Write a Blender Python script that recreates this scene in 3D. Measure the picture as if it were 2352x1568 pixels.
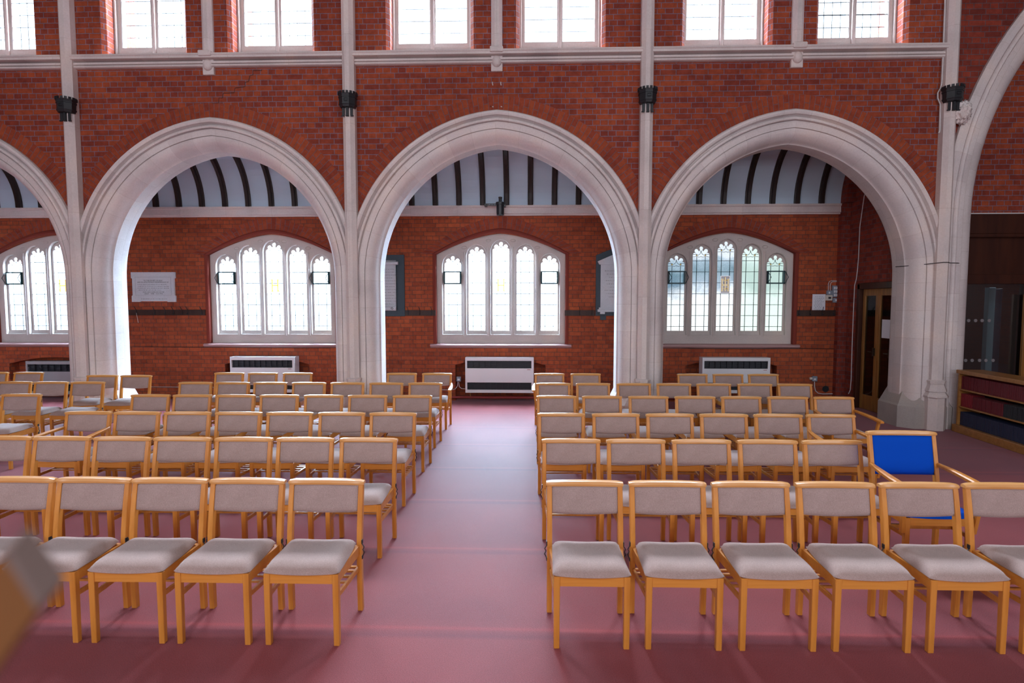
import bpy, bmesh, math, random
from mathutils import Vector, Matrix
random.seed(7)
C = bpy.context.scene.collection
PI = math.pi
for o in list(bpy.data.objects): bpy.data.objects.remove(o)

# ------------------------------------------------------------------ camera
FPX, PIT, YAW, CH = 1330.0, .065, .0312, 1.90
cam_d = bpy.data.cameras.new('camera'); cam = bpy.data.objects.new('camera', cam_d); C.objects.link(cam)
cam.location = (0, 0, CH); cam.rotation_euler = (PI/2 - PIT, 0, YAW)
cam_d.sensor_width = 36; cam_d.lens = FPX/2352*36; cam_d.clip_start = .02; cam_d.clip_end = 100
cam_d.dof.use_dof = True; cam_d.dof.focus_distance = 6.0; cam_d.dof.aperture_fstop = 2.6
bpy.context.scene.camera = cam

# ------------------------------------------------------------------ world, light, exposure
w = bpy.data.worlds.new('sky'); bpy.context.scene.world = w; w.use_nodes = True
w.node_tree.nodes['Background'].inputs[0].default_value = (.75, .87, 1, 1)
w.node_tree.nodes['Background'].inputs[1].default_value = 3.0
vs = bpy.context.scene.view_settings
vs.view_transform = 'Standard'; vs.look = 'None'; vs.gamma = 1; vs.exposure = .37; vs.use_curve_mapping = False
YN, YW = 8.95, 11.265           # nave wall face, aisle wall face
SKY = (.80, .90, 1.0)
E_CLER, E_AISLE = 26.0, 3.0
def area(name, loc, rot, sx, sy, energy, col, spread=PI):
    d = bpy.data.lights.new(name, 'AREA'); d.shape = 'RECTANGLE'; d.size = sx; d.size_y = sy
    d.energy = energy; d.color = col; d.spread = spread
    o = bpy.data.objects.new(name, d); C.objects.link(o); o.location = loc; o.rotation_euler = rot
    return o
# daylight coming in through the windows of the wall opposite (behind the photographer)
for i, x in enumerate((-9.2, -4.9, -.5, 3.9, 8.3)):
    area('daylight_opposite', (x, -3.75, 6.6), (math.radians(70), 0, 0), 3.0, 2.2, 42, (.94, .93, 1.0))
    area('daylight_opposite_low', (x, -3.9, 2.5), (math.radians(92), 0, 0), 2.6, 1.7, 36, (.96, .93, 1.0))
# sky light falling through the aisle windows from outside
for x in (-8.8, -4.9, -.62, 3.75):
    area('sky_outside', (x, 12.75, 3.4), (math.radians(-66), 0, 0), 2.8, 2.6, 2400 if x < 3 else 1, (.60, .80, 1.0))
for x in (-9.2, -4.9, -.5, 3.9):
    area('sky_outside_high', (x, 10.9, 9.0), (math.radians(-50), 0, 0), 3.6, 2.8, 3200, (.80, .88, 1.0))
# unseen warm fill added high over the nave, no lamps known there
for x in (-5, 0.5, 6):
    area('warm_fill_high', (x, 2.6, 8.2), (0, 0, 0), 1.0, 1.0, 25, (1.0, .80, .66))

# ------------------------------------------------------------------ pixel rays, used to carry measured positions to real planes
def ray(px, py):
    u = (px-1176)/FPX; v = (784-py)/FPX
    cp, sp, c, s = math.cos(PIT), math.sin(PIT), math.cos(YAW), math.sin(YAW)
    fy = cp+sp*v; fz = -sp+cp*v
    return c*u-s*fy, s*u+c*fy, fz
def PY(px, py, Y):
    a, b, z = ray(px, py); t = Y/b; return a*t, CH+z*t
def PZ(px, py, Z=0):
    a, b, z = ray(px, py); t = (Z-CH)/z; return a*t, b*t
def PX(px, py, X):
    a, b, z = ray(px, py); t = X/a; return b*t, CH+z*t

# ------------------------------------------------------------------ mesh helpers
def nbm():
    bm = bmesh.new(); bm.loops.layers.uv.new('UVMap'); bm.faces.layers.int.new('cu'); return bm
def obj(name, bm, mat, parent=None, smooth=False, kind=None, loc=None):
    uv = bm.loops.layers.uv.verify(); cu = bm.faces.layers.int.get('cu') or bm.faces.layers.int.new('cu')
    bm.normal_update()
    for f in bm.faces:
        if f[cu]: continue
        n = f.normal; a = (abs(n.x), abs(n.y), abs(n.z)); k = a.index(max(a))
        for l in f.loops:
            p = l.vert.co
            l[uv].uv = ((p.y+50, p.z+50), (p.x+50, p.z+50), (p.x+50, p.y+50))[k]
    me = bpy.data.meshes.new(name); bm.to_mesh(me); bm.free()
    if smooth:
        for p in me.polygons: p.use_smooth = True
    if mat: me.materials.append(mat)
    o = bpy.data.objects.new(name, me); C.objects.link(o)
    if parent: o.parent = parent
    if loc: o.location = loc
    if kind: o['kind'] = kind
    return o
def box(bm, x0, x1, y0, y1, z0, z1, bev=0, M=None, seg=1):
    r = bmesh.ops.create_cube(bm, size=1)
    vs_ = r['verts']
    m = Matrix.Translation(((x0+x1)/2, (y0+y1)/2, (z0+z1)/2)) @ Matrix.Diagonal((abs(x1-x0), abs(y1-y0), abs(z1-z0), 1))
    bmesh.ops.transform(bm, matrix=m, verts=vs_)
    if bev:
        es = list({e for v in vs_ for e in v.link_edges})
        r2 = bmesh.ops.bevel(bm, geom=es, offset=bev, segments=seg, affect='EDGES')
        vs_ = list({v for f in r2['faces'] for v in f.verts} | {v for v in vs_ if v.is_valid})
    if M is not None: bmesh.ops.transform(bm, matrix=M, verts=[v for v in vs_ if v.is_valid])
    return vs_
def loft(bm, rings, closed=True, caps=True):
    R = [[bm.verts.new(p) for p in r] for r in rings]
    n = len(R[0])
    for a, b in zip(R, R[1:]):
        for i in range(n if closed else n-1):
            j = (i+1) % n
            try: bm.faces.new((a[i], a[j], b[j], b[i]))
            except ValueError: pass
    if caps and closed:
        bm.faces.new(R[0][::-1]); bm.faces.new(R[-1])
    return R
def tube(bm, pts, r, n=8, caps=True):
    pts = [Vector(p) for p in pts]; rings = []
    up = None
    for i, p in enumerate(pts):
        t = (pts[min(i+1, len(pts)-1)]-pts[max(i-1, 0)]).normalized()
        if up is None:
            up = Vector((0, 0, 1)) if abs(t.z) < .9 else Vector((1, 0, 0))
        a = t.cross(up).normalized(); b = a.cross(t).normalized(); up = b
        rr = r[i] if isinstance(r, (list, tuple)) else r
        rings.append([p+a*rr*math.cos(k*2*PI/n)+b*rr*math.sin(k*2*PI/n) for k in range(n)])
    loft(bm, rings, True, caps)
def prism(bm, poly, axis, a, b):
    """poly = list of 2D points; axis 'y': poly in xz, 'x': poly in yz, 'z': poly in xy"""
    def P(p, t):
        return {'y': (p[0], t, p[1]), 'x': (t, p[0], p[1]), 'z': (p[0], p[1], t)}[axis]
    loft(bm, [[P(p, a) for p in poly], [P(p, b) for p in poly]])
def fix(bm):
    bmesh.ops.recalc_face_normals(bm, faces=bm.faces)
def lathe(bm, prof, cx=0, cy=0, n=20):
    rings = [[(cx+r*math.cos(k*2*PI/n), cy+r*math.sin(k*2*PI/n), z) for k in range(n)] for r, z in prof]
    loft(bm, rings)
def plate(outer, holes, y0, y1, bevel=0):
    """flat plate with holes in the xz plane between y0 and y1, returned as bmesh"""
    cu = bpy.data.curves.new('t', 'CURVE'); cu.dimensions = '2D'; cu.fill_mode = 'BOTH'
    cu.extrude = (y1-y0)/2-bevel; cu.bevel_depth = bevel; cu.bevel_resolution = 1 if bevel else 0
    if bevel: cu.offset = -bevel
    for pl in [outer]+holes:
        s = cu.splines.new('POLY'); s.points.add(len(pl)-1)
        for p, q in zip(s.points, pl): p.co = (q[0], q[1], 0, 1)
        s.use_cyclic_u = True
    o = bpy.data.objects.new('t', cu); C.objects.link(o)
    dg = bpy.context.evaluated_depsgraph_get()
    me = bpy.data.meshes.new_from_object(o.evaluated_get(dg))
    bm = nbm(); bm.from_mesh(me)
    bmesh.ops.transform(bm, matrix=Matrix.Translation((0, (y0+y1)/2, 0)) @ Matrix.Rotation(PI/2, 4, 'X'), verts=bm.verts)
    bmesh.ops.remove_doubles(bm, verts=bm.verts, dist=1e-5)
    fix(bm)
    bpy.data.objects.remove(o); bpy.data.curves.remove(cu); bpy.data.meshes.remove(me)
    return bm
def text_bm(s, size, depth=.002, align='CENTER'):
    cu = bpy.data.curves.new('t', 'FONT'); cu.body = s; cu.size = size; cu.align_x = align; cu.align_y = 'CENTER'; cu.extrude = depth/2
    o = bpy.data.objects.new('t', cu); C.objects.link(o)
    dg = bpy.context.evaluated_depsgraph_get(); me = bpy.data.meshes.new_from_object(o.evaluated_get(dg))
    bm = nbm(); bm.from_mesh(me)
    bpy.data.objects.remove(o); bpy.data.curves.remove(cu); bpy.data.meshes.remove(me)
    return bm
def join_into(bm, src, M):
    me = bpy.data.meshes.new('t'); src.to_mesh(me); src.free()
    n = len(bm.verts); bm.from_mesh(me); bm.verts.ensure_lookup_table()
    bmesh.ops.transform(bm, matrix=M, verts=bm.verts[n:]); bpy.data.meshes.remove(me)
def thing(name, label, cat, loc=(0, 0, 0), rz=0, group=None, kind=None):
    o = bpy.data.objects.new(name, None); C.objects.link(o); o.location = loc; o.rotation_euler = (0, 0, rz)
    o.empty_display_size = .1
    return tag(o, label, cat, group, kind)
def tag(o, label, cat, group=None, kind=None):
    if label: o['label'] = label
    if cat: o['category'] = cat
    if group: o['group'] = group
    if kind: o['kind'] = kind
    return o
def copy_thing(root, loc, rz=0, parts=None):
    r = root.copy(); C.objects.link(r); r.location = loc; r.rotation_euler = (0, 0, rz)
    for ch in root.children:
        c = ch.copy(); C.objects.link(c); c.parent = r
        for g in ch.children:
            d = g.copy(); C.objects.link(d); d.parent = c
    return r

# ------------------------------------------------------------------ materials
def mat(name, col, rough=.6, metal=0, spec=.5, coat=0):
    m = bpy.data.materials.new(name); m.use_nodes = True
    b = m.node_tree.nodes['Principled BSDF']
    b.inputs['Base Color'].default_value = (*col, 1); b.inputs['Roughness'].default_value = rough
    b.inputs['Metallic'].default_value = metal; b.inputs['Specular IOR Level'].default_value = spec
    b.inputs['Coat Weight'].default_value = coat
    return m, m.node_tree, b
def N(nt, t, **kw):
    n = nt.nodes.new(t)
    for k, v in kw.items():
        if k in n.inputs: n.inputs[k].default_value = v
        else: setattr(n, k, v)
    return n
def ramp(nt, stops):
    r = nt.nodes.new('ShaderNodeValToRGB'); e = r.color_ramp.elements
    while len(e) > 2: e.remove(e[-1])
    for i, (p, c) in enumerate(stops):
        if i < 2: e[i].position = p
        else: e.new(p)
        e[i].color = (*c, 1)
    return r
def bump(nt, b, src, strength, dist=.01):
    n = N(nt, 'ShaderNodeBump'); n.inputs['Strength'].default_value = strength; n.inputs['Distance'].default_value = dist
    nt.links.new(src, n.inputs['Height']); nt.links.new(n.outputs[0], b.inputs['Normal'])

def brick_mat(name, c1, c2, mortar, scale_v=.0805, bw=.235, squash=.5):
    m, nt, b = mat(name, c1, .78, spec=.2)
    uv = N(nt, 'ShaderNodeUVMap'); L = nt.links.new
    # gentle unevenness of the courses
    nz = N(nt, 'ShaderNodeTexNoise'); nz.inputs['Scale'].default_value = 2.2; nz.inputs['Detail'].default_value = 3
    L(uv.outputs[0], nz.inputs['Vector'])
    va = N(nt, 'ShaderNodeVectorMath', operation='SUBTRACT'); va.inputs[1].default_value = (.5, .5, .5); L(nz.outputs['Color'], va.inputs[0])
    vm = N(nt, 'ShaderNodeVectorMath', operation='SCALE'); vm.inputs['Scale'].default_value = .012; L(va.outputs[0], vm.inputs[0])
    ad = N(nt, 'ShaderNodeVectorMath', operation='ADD'); L(uv.outputs[0], ad.inputs[0]); L(vm.outputs[0], ad.inputs[1])
    br = N(nt, 'ShaderNodeTexBrick'); br.offset = .5; br.offset_frequency = 2; br.squash = squash; br.squash_frequency = 2
    br.inputs['Color1'].default_value = (*c1, 1); br.inputs['Color2'].default_value = (*c2, 1); br.inputs['Mortar'].default_value = (*mortar, 1)
    br.inputs['Scale'].default_value = 1; br.inputs['Mortar Size'].default_value = .005; br.inputs['Mortar Smooth'].default_value = .15
    br.inputs['Bias'].default_value = -.15; br.inputs['Brick Width'].default_value = bw; br.inputs['Row Height'].default_value = scale_v
    L(ad.outputs[0], br.inputs['Vector'])
    n2 = N(nt, 'ShaderNodeTexNoise'); n2.inputs['Scale'].default_value = 9; n2.inputs['Detail'].default_value = 8; n2.inputs['Roughness'].default_value = .7
    L(uv.outputs[0], n2.inputs['Vector'])
    r2 = ramp(nt, [(.25, (.62, .60, .60)), (.75, (1.25, 1.2, 1.15))]); L(n2.outputs['Fac'], r2.inputs[0])
    n3 = N(nt, 'ShaderNodeTexNoise'); n3.inputs['Scale'].default_value = .55; n3.inputs['Detail'].default_value = 4; L(uv.outputs[0], n3.inputs['Vector'])
    r3 = ramp(nt, [(.3, (.82, .78, .80)), (.7, (1.12, 1.14, 1.08))]); L(n3.outputs['Fac'], r3.inputs[0])
    mx = N(nt, 'ShaderNodeMix', data_type='RGBA', blend_type='MULTIPLY'); mx.inputs[0].default_value = 1
    L(br.outputs['Color'], mx.inputs[6]); L(r2.outputs[0], mx.inputs[7])
    my = N(nt, 'ShaderNodeMix', data_type='RGBA', blend_type='MULTIPLY'); my.inputs[0].default_value = 1
    L(mx.outputs[2], my.inputs[6]); L(r3.outputs[0], my.inputs[7])
    L(my.outputs[2], b.inputs['Base Color'])
    inv = N(nt, 'ShaderNodeMath', operation='SUBTRACT'); inv.inputs[0].default_value = 1; L(br.outputs['Fac'], inv.inputs[1])
    bump(nt, b, inv.outputs[0], .5, .006)
    return m
M_brick = brick_mat('red_brick', (.345, .072, .030), (.20, .036, .027), (.20, .155, .21))
M_brick2 = brick_mat('aisle_brick', (.41, .095, .036), (.26, .056, .028), (.13, .062, .055))
M_vous = brick_mat('arch_brick', (.35, .074, .031), (.25, .047, .028), (.18, .105, .12), bw=.24, squash=1)
M_dkbrick = brick_mat('shadowed_brick', (.28, .050, .030), (.15, .028, .022), (.13, .085, .10))  # darker copy of the brick with shade put into its colour

def stone_mat(name, col, joints=True, bwid=.62, rh=.36, vec='uv'):
    m, nt, b = mat(name, col, .75, spec=.25); L = nt.links.new
    tc = N(nt, 'ShaderNodeTexCoord'); uv = N(nt, 'ShaderNodeUVMap')
    n1 = N(nt, 'ShaderNodeTexNoise'); n1.inputs['Scale'].default_value = 1.6; n1.inputs['Detail'].default_value = 6; L(tc.outputs['Object'], n1.inputs['Vector'])
    r1 = ramp(nt, [(.3, tuple(c*.86 for c in col)), (.5, col), (.72, tuple(min(1, c*k) for c, k in zip(col, (1.12, 1.06, 1.0))))]); L(n1.outputs['Fac'], r1.inputs[0])
    n2 = N(nt, 'ShaderNodeTexNoise'); n2.inputs['Scale'].default_value = 45; n2.inputs['Detail'].default_value = 5; L(tc.outputs['Object'], n2.inputs['Vector'])
    r2 = ramp(nt, [(.2, (.92, .91, .90)), (.8, (1.05, 1.05, 1.05))]); L(n2.outputs['Fac'], r2.inputs[0])
    mx = N(nt, 'ShaderNodeMix', data_type='RGBA', blend_type='MULTIPLY'); mx.inputs[0].default_value = 1
    L(r1.outputs[0], mx.inputs[6]); L(r2.outputs[0], mx.inputs[7])
    out = mx.outputs[2]
    if joints:
        br = N(nt, 'ShaderNodeTexBrick'); br.offset = .5
        br.inputs['Color1'].default_value = (1, 1, 1, 1); br.inputs['Color2'].default_value = (.90, .88, .89, 1); br.inputs['Mortar'].default_value = (.78, .74, .72, 1)
        br.inputs['Scale'].default_value = 1; br.inputs['Mortar Size'].default_value = .0025; br.inputs['Brick Width'].default_value = bwid; br.inputs['Row Height'].default_value = rh
        L(uv.outputs[0], br.inputs['Vector'])
        my = N(nt, 'ShaderNodeMix', data_type='RGBA', blend_type='MULTIPLY'); my.inputs[0].default_value = 1
        L(out, my.inputs[6]); L(br.outputs['Color'], my.inputs[7]); out = my.outputs[2]
    L(out, b.inputs['Base Color'])
    bump(nt, b, n2.outputs['Fac'], .12, .01)
    return m
M_stone = stone_mat('limestone', (.73, .68, .675))
M_stone_s = stone_mat('limestone_trim', (.72, .655, .64), bwid=.9, rh=1.3)
M_tracery = stone_mat('window_stone', (.55, .505, .485), joints=False)
M_plinth = stone_mat('worn_plinth_stone', (.40, .365, .345), joints=False)

def wood_mat(name, c1, c2, rough=.35, scale=14, coat=.3, stretch=(1, 1, .08)):
    m, nt, b = mat(name, c1, rough, coat=coat, spec=.35); L = nt.links.new
    b.inputs['Coat Roughness'].default_value = .18
    tc = N(nt, 'ShaderNodeTexCoord'); mp = N(nt, 'ShaderNodeMapping'); mp.inputs['Scale'].default_value = stretch
    L(tc.outputs['Object'], mp.inputs[0])
    n = N(nt, 'ShaderNodeTexNoise'); n.inputs['Scale'].default_value = scale; n.inputs['Detail'].default_value = 6; n.inputs['Distortion'].default_value = .6
    L(mp.outputs[0], n.inputs['Vector'])
    r = ramp(nt, [(.3, c2), (.7, c1)]); L(n.outputs['Fac'], r.inputs[0]); L(r.outputs[0], b.inputs['Base Color'])
    bump(nt, b, n.outputs['Fac'], .05, .003)
    return m
M_wood = wood_mat('beech_wood', (.66, .275, .050), (.52, .190, .026), coat=.08, scale=26, stretch=(1, 1, .1))
M_wood_f = wood_mat('beech_wood_frame', (.66, .275, .050), (.57, .22, .034), coat=.08, scale=26, stretch=(.12, 1, 1))
M_wood_h = wood_mat('beech_wood_rail', (.74, .39, .14), (.62, .29, .08), rough=.28, scale=26, coat=.5, stretch=(.1, 1, 1))
M_oak = wood_mat('oak_case', (.42, .20, .055), (.29, .125, .032), scale=18, stretch=(1, .1, 1))
M_doorwood = wood_mat('door_oak', (.33, .15, .035), (.20, .085, .02), scale=18)
M_darkwood = wood_mat('dark_timber', (.030, .016, .012), (.015, .008, .007), rough=.5, scale=10, coat=.05)
M_screenwood = wood_mat('screen_timber', (.055, .016, .008), (.030, .009, .006), rough=.4, scale=8, coat=.1)
M_hookwood = wood_mat('hook_board', (.050, .022, .014), (.028, .012, .009), rough=.5, scale=10, coat=0)

def fabric_mat(name, col, scale=420):
    m, nt, b = mat(name, col, .92, spec=.15); L = nt.links.new
    b.inputs['Sheen Weight'].default_value = .25; b.inputs['Sheen Roughness'].default_value = .5
    tc = N(nt, 'ShaderNodeTexCoord')
    n = N(nt, 'ShaderNodeTexNoise'); n.inputs['Scale'].default_value = scale; n.inputs['Detail'].default_value = 3; L(tc.outputs['Object'], n.inputs['Vector'])
    r = ramp(nt, [(.3, tuple(c*.66 for c in col)), (.7, tuple(c*1.28 for c in col))]); L(n.outputs['Fac'], r.inputs[0])
    n2 = N(nt, 'ShaderNodeTexNoise'); n2.inputs['Scale'].default_value = 9; n2.inputs['Detail'].default_value = 4; L(tc.outputs['Object'], n2.inputs['Vector'])
    r2 = ramp(nt, [(.3, (.94, .93, .92)), (.7, (1.05, 1.05, 1.05))]); L(n2.outputs['Fac'], r2.inputs[0])
    mx = N(nt, 'ShaderNodeMix', data_type='RGBA', blend_type='MULTIPLY'); mx.inputs[0].default_value = 1
    L(r.outputs[0], mx.inputs[6]); L(r2.outputs[0], mx.inputs[7]); L(mx.outputs[2], b.inputs['Base Color'])
    bump(nt, b, n.outputs['Fac'], .25, .002)
    return m
M_fabric = fabric_mat('mushroom_fabric', (.385, .285, .262))
M_blue = mat('blue_vinyl', (.001, .068, .50), .85, spec=.12)[0]

def carpet():
    m, nt, b = mat('carpet', (.33, .10, .12), .62, spec=.16); L = nt.links.new
    b.inputs['Sheen Weight'].default_value = .15; b.inputs['Sheen Roughness'].default_value = .45; b.inputs['Sheen Tint'].default_value = (.85, .85, 1, 1)
    tc = N(nt, 'ShaderNodeTexCoord')
    # rib weave of the cord carpet
    wv = N(nt, 'ShaderNodeTexWave'); wv.wave_type = 'BANDS'; wv.bands_direction = 'DIAGONAL'; wv.inputs['Scale'].default_value = 105; wv.inputs['Distortion'].default_value = 1.5
    wv.inputs['Detail'].default_value = 2; L(tc.outputs['Object'], wv.inputs['Vector'])
    n = N(nt, 'ShaderNodeTexNoise'); n.inputs['Scale'].default_value = 260; n.inputs['Detail'].default_value = 3; L(tc.outputs['Object'], n.inputs['Vector'])
    r = ramp(nt, [(.30, (.135, .018, .024)), (.70, (.335, .072, .078))]); L(n.outputs['Fac'], r.inputs[0])
    rw = ramp(nt, [(0, (.95, .95, .96)), (1, (1.04, 1.04, 1.04))]); L(wv.outputs['Color'], rw.inputs[0])
    mx = N(nt, 'ShaderNodeMix', data_type='RGBA', blend_type='MULTIPLY'); mx.inputs[0].default_value = 1
    L(r.outputs[0], mx.inputs[6]); L(rw.outputs[0], mx.inputs[7])
    # worn blotches
    n2 = N(nt, 'ShaderNodeTexNoise'); n2.inputs['Scale'].default_value = .9; n2.inputs['Detail'].default_value = 5; L(tc.outputs['Object'], n2.inputs['Vector'])
    r2 = ramp(nt, [(.32, (.86, .84, .90)), (.68, (1.10, 1.08, 1.05))]); L(n2.outputs['Fac'], r2.inputs[0])
    my = N(nt, 'ShaderNodeMix', data_type='RGBA', blend_type='MULTIPLY'); my.inputs[0].default_value = 1
    L(mx.outputs[2], my.inputs[6]); L(r2.outputs[0], my.inputs[7])
    # rows of wear where the chair legs and feet have stood
    sp = N(nt, 'ShaderNodeSeparateXYZ'); L(tc.outputs['Object'], sp.inputs[0])
    w2 = N(nt, 'ShaderNodeMath', operation='MULTIPLY_ADD'); w2.inputs[1].default_value = 1/1.11; w2.inputs[2].default_value = 10.154; L(sp.outputs['Y'], w2.inputs[0])
    fr = N(nt, 'ShaderNodeMath', operation='FRACT'); L(w2.outputs[0], fr.inputs[0])
    r4 = ramp(nt, [(0, (1, 1, 1)), (.03, (.84, .87, .98)), (.075, (.97, .97, 1)), (.10, (1.30, 1.12, 1.06)), (.125, (1, 1, 1)), (.20, (.93, .93, .95)), (.5, (1.03, 1.02, 1))]); L(fr.outputs[0], r4.inputs[0])
    mz = N(nt, 'ShaderNodeMix', data_type='RGBA', blend_type='MULTIPLY'); mz.inputs[0].default_value = 1.0
    L(my.outputs[2], mz.inputs[6]); L(r4.outputs[0], mz.inputs[7]); L(mz.outputs[2], b.inputs['Base Color'])
    ad = N(nt, 'ShaderNodeMath', operation='ADD'); L(n.outputs['Fac'], ad.inputs[0]); L(wv.outputs['Fac'], ad.inputs[1])
    bump(nt, b, n.outputs['Fac'], .5, .004)
    return m
M_carpet = carpet()
M_plaster = mat('white_plaster', (.54, .69, .82), .85)[0]  # blue of the window light put into the white plaster's colour
M_white = mat('white_enamel', (.72, .74, .78), .4)[0]
M_greyenamel = mat('grey_enamel', (.32, .33, .35), .5)[0]
M_black = mat('black_iron', (.012, .014, .018), .5)[0]
M_blackplastic = mat('black_plastic', (.012, .014, .018), .35)[0]
M_louvre = mat('dark_louvre', (.018, .022, .032), .5)[0]
M_lead = mat('lead_came', (.035, .06, .065), .5)[0]
M_green = mat('green_iron', (.006, .055, .065), .4)[0]
M_amber = None
M_marble = stone_mat('pale_marble', (.62, .65, .70), joints=False)
M_slate = mat('dark_slate', (.018, .035, .050), .45)[0]
M_ink = mat('engraved_lettering', (.06, .065, .08), .7)[0]
M_red_pipe = mat('red_painted_pipe', (.26, .028, .030), .45)[0]
M_conduit = mat('white_conduit', (.62, .60, .60), .5)[0]
M_cable = mat('black_cable', (.015, .013, .015), .6)[0]
M_boxgrey = mat('grey_switch_box', (.22, .26, .32), .5)[0]
M_cream = mat('cream_plastic', (.62, .58, .52), .5)[0]
M_paper = mat('paper', (.74, .76, .84), .8)[0]
M_redbook = mat('red_cloth_binding', (.22, .010, .020), .6)[0]
M_redbook2 = mat('dark_red_cloth_binding', (.13, .006, .014), .6)[0]
M_bluebook = mat('navy_cloth_binding', (.014, .020, .055), .6)[0]
M_blackbook = mat('black_binding', (.010, .012, .016), .6)[0]
M_pages = mat('book_pages', (.5, .46, .4), .8)[0]
M_brass = mat('brass_handle', (.03, .022, .015), .4, metal=.6)[0]
M_dot = mat('frosted_dot', (.22, .20, .21), .7)[0]
M_extred = mat('extinguisher_red', (.30, .01, .012), .4)[0]

def glow(name, col, strength, grad=None):
    m = bpy.data.materials.new(name); m.use_nodes = True; nt = m.node_tree; L = nt.links.new
    for n in list(nt.nodes): nt.nodes.remove(n)
    out = N(nt, 'ShaderNodeOutputMaterial'); em = N(nt, 'ShaderNodeEmission'); em.inputs[0].default_value = (*col, 1); em.inputs[1].default_value = strength
    gl = N(nt, 'ShaderNodeBsdfGlossy'); gl.inputs['Roughness'].default_value = .1; gl.inputs['Color'].default_value = (.05, .05, .05, 1)
    ad = N(nt, 'ShaderNodeAddShader'); L(em.outputs[0], ad.inputs[0]); L(gl.outputs[0], ad.inputs[1]); L(ad.outputs[0], out.inputs[0])
    return m, nt, em
M_sky_glass = glow('clerestory_glass', SKY, E_CLER)[0]
M_aisle_glass = glow('leaded_glass', (.86, .94, 1.0), E_AISLE)[0]
M_far_glass = glow('opposite_glass', SKY, 3)[0]
M_amber = glow('amber_stained_glass', (1.0, .62, .10), 1.25)[0]
M_amber_dk = glow('amber_painted_glass', (.55, .36, .07), .55)[0]
M_plum = glow('plum_painted_glass', (.10, .03, .05), .35)[0]
def dim_glass():
    """obscured glass: garden and a building show as soft patches"""
    m, nt, em = glow('obscured_glass', (1, 1, 1), 1); L = nt.links.new
    tc = N(nt, 'ShaderNodeTexCoord'); sp = N(nt, 'ShaderNodeSeparateXYZ'); L(tc.outputs['Object'], sp.inputs[0])
    n = N(nt, 'ShaderNodeTexNoise'); n.inputs['Scale'].default_value = 1.9; n.inputs['Detail'].default_value = 7; n.inputs['Roughness'].default_value = .62; L(tc.outputs['Object'], n.inputs['Vector'])
    # brighter low down (pale paving outside), trees above, sky in the heads
    zz = N(nt, 'ShaderNodeMapRange'); zz.inputs[1].default_value = 1.2; zz.inputs[2].default_value = 3.2; L(sp.outputs['Z'], zz.inputs[0])
    xx = N(nt, 'ShaderNodeMapRange'); xx.inputs[1].default_value = 2.6; xx.inputs[2].default_value = 5.0; xx.inputs[3].default_value = -.10; xx.inputs[4].default_value = .12; L(sp.outputs['X'], xx.inputs[0])
    a = N(nt, 'ShaderNodeMath', operation='MULTIPLY_ADD'); a.inputs[1].default_value = .36; L(n.outputs['Fac'], a.inputs[0]); L(zz.outputs[0], a.inputs[2])
    r = ramp(nt, [(.18, (.95, .98, 1.0)), (.46, (.82, .93, .95)), (.60, (.75, .82, .88)), (.70, (.13, .22, .30)), (.84, (.12, .22, .28)), (.95, (.34, .46, .56))])
    r.color_ramp.elements.new(1.0).color = (.66, .74, .82, 1)
    s2 = N(nt, 'ShaderNodeMath', operation='SUBTRACT'); L(a.outputs[0], s2.inputs[0]); s2.inputs[1].default_value = 0
    L(s2.outputs[0], r.inputs[0]); 
    n4 = N(nt, 'ShaderNodeTexNoise'); n4.inputs['Scale'].default_value = 60; L(tc.outputs['Object'], n4.inputs['Vector'])
    r4 = ramp(nt, [(.3, (.85, .85, .85)), (.7, (1.12, 1.12, 1.12))]); L(n4.outputs['Fac'], r4.inputs[0])
    mx = N(nt, 'ShaderNodeMix', data_type='RGBA', blend_type='MULTIPLY'); mx.inputs[0].default_value = 1
    L(r.outputs[0], mx.inputs[6]); L(r4.outputs[0], mx.inputs[7])
    # greenish wall seen through the right-hand lights
    gx = N(nt, 'ShaderNodeMapRange'); gx.inputs[1].default_value = 3.95; gx.inputs[2].default_value = 4.15; L(sp.outputs['X'], gx.inputs[0])
    mg = N(nt, 'ShaderNodeMix', data_type='RGBA', blend_type='MIX'); mg.inputs[7].default_value = (.62, .80, .70, 1)
    hf = N(nt, 'ShaderNodeMath', operation='MULTIPLY'); hf.inputs[1].default_value = .62; L(gx.outputs[0], hf.inputs[0]); L(hf.outputs[0], mg.inputs[0])
    L(mx.outputs[2], mg.inputs[6]); L(mg.outputs[2], em.inputs[0]); em.inputs[1].default_value = 1.0
    return m
M_dim_glass = dim_glass()
def open_glass():
    m = bpy.data.materials.new('clear_leaded_glass'); m.use_nodes = True; nt = m.node_tree
    tr = N(nt, 'ShaderNodeBsdfTransparent'); tr.inputs[0].default_value = (.94, .97, 1, 1); gl = N(nt, 'ShaderNodeBsdfGlossy'); gl.inputs['Roughness'].default_value = .05
    mx = N(nt, 'ShaderNodeMixShader'); mx.inputs[0].default_value = .04; L = nt.links.new
    L(tr.outputs[0], mx.inputs[1]); L(gl.outputs[0], mx.inputs[2]); L(mx.outputs[0], nt.nodes['Material Output'].inputs[0]); return m
M_open = open_glass()
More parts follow.
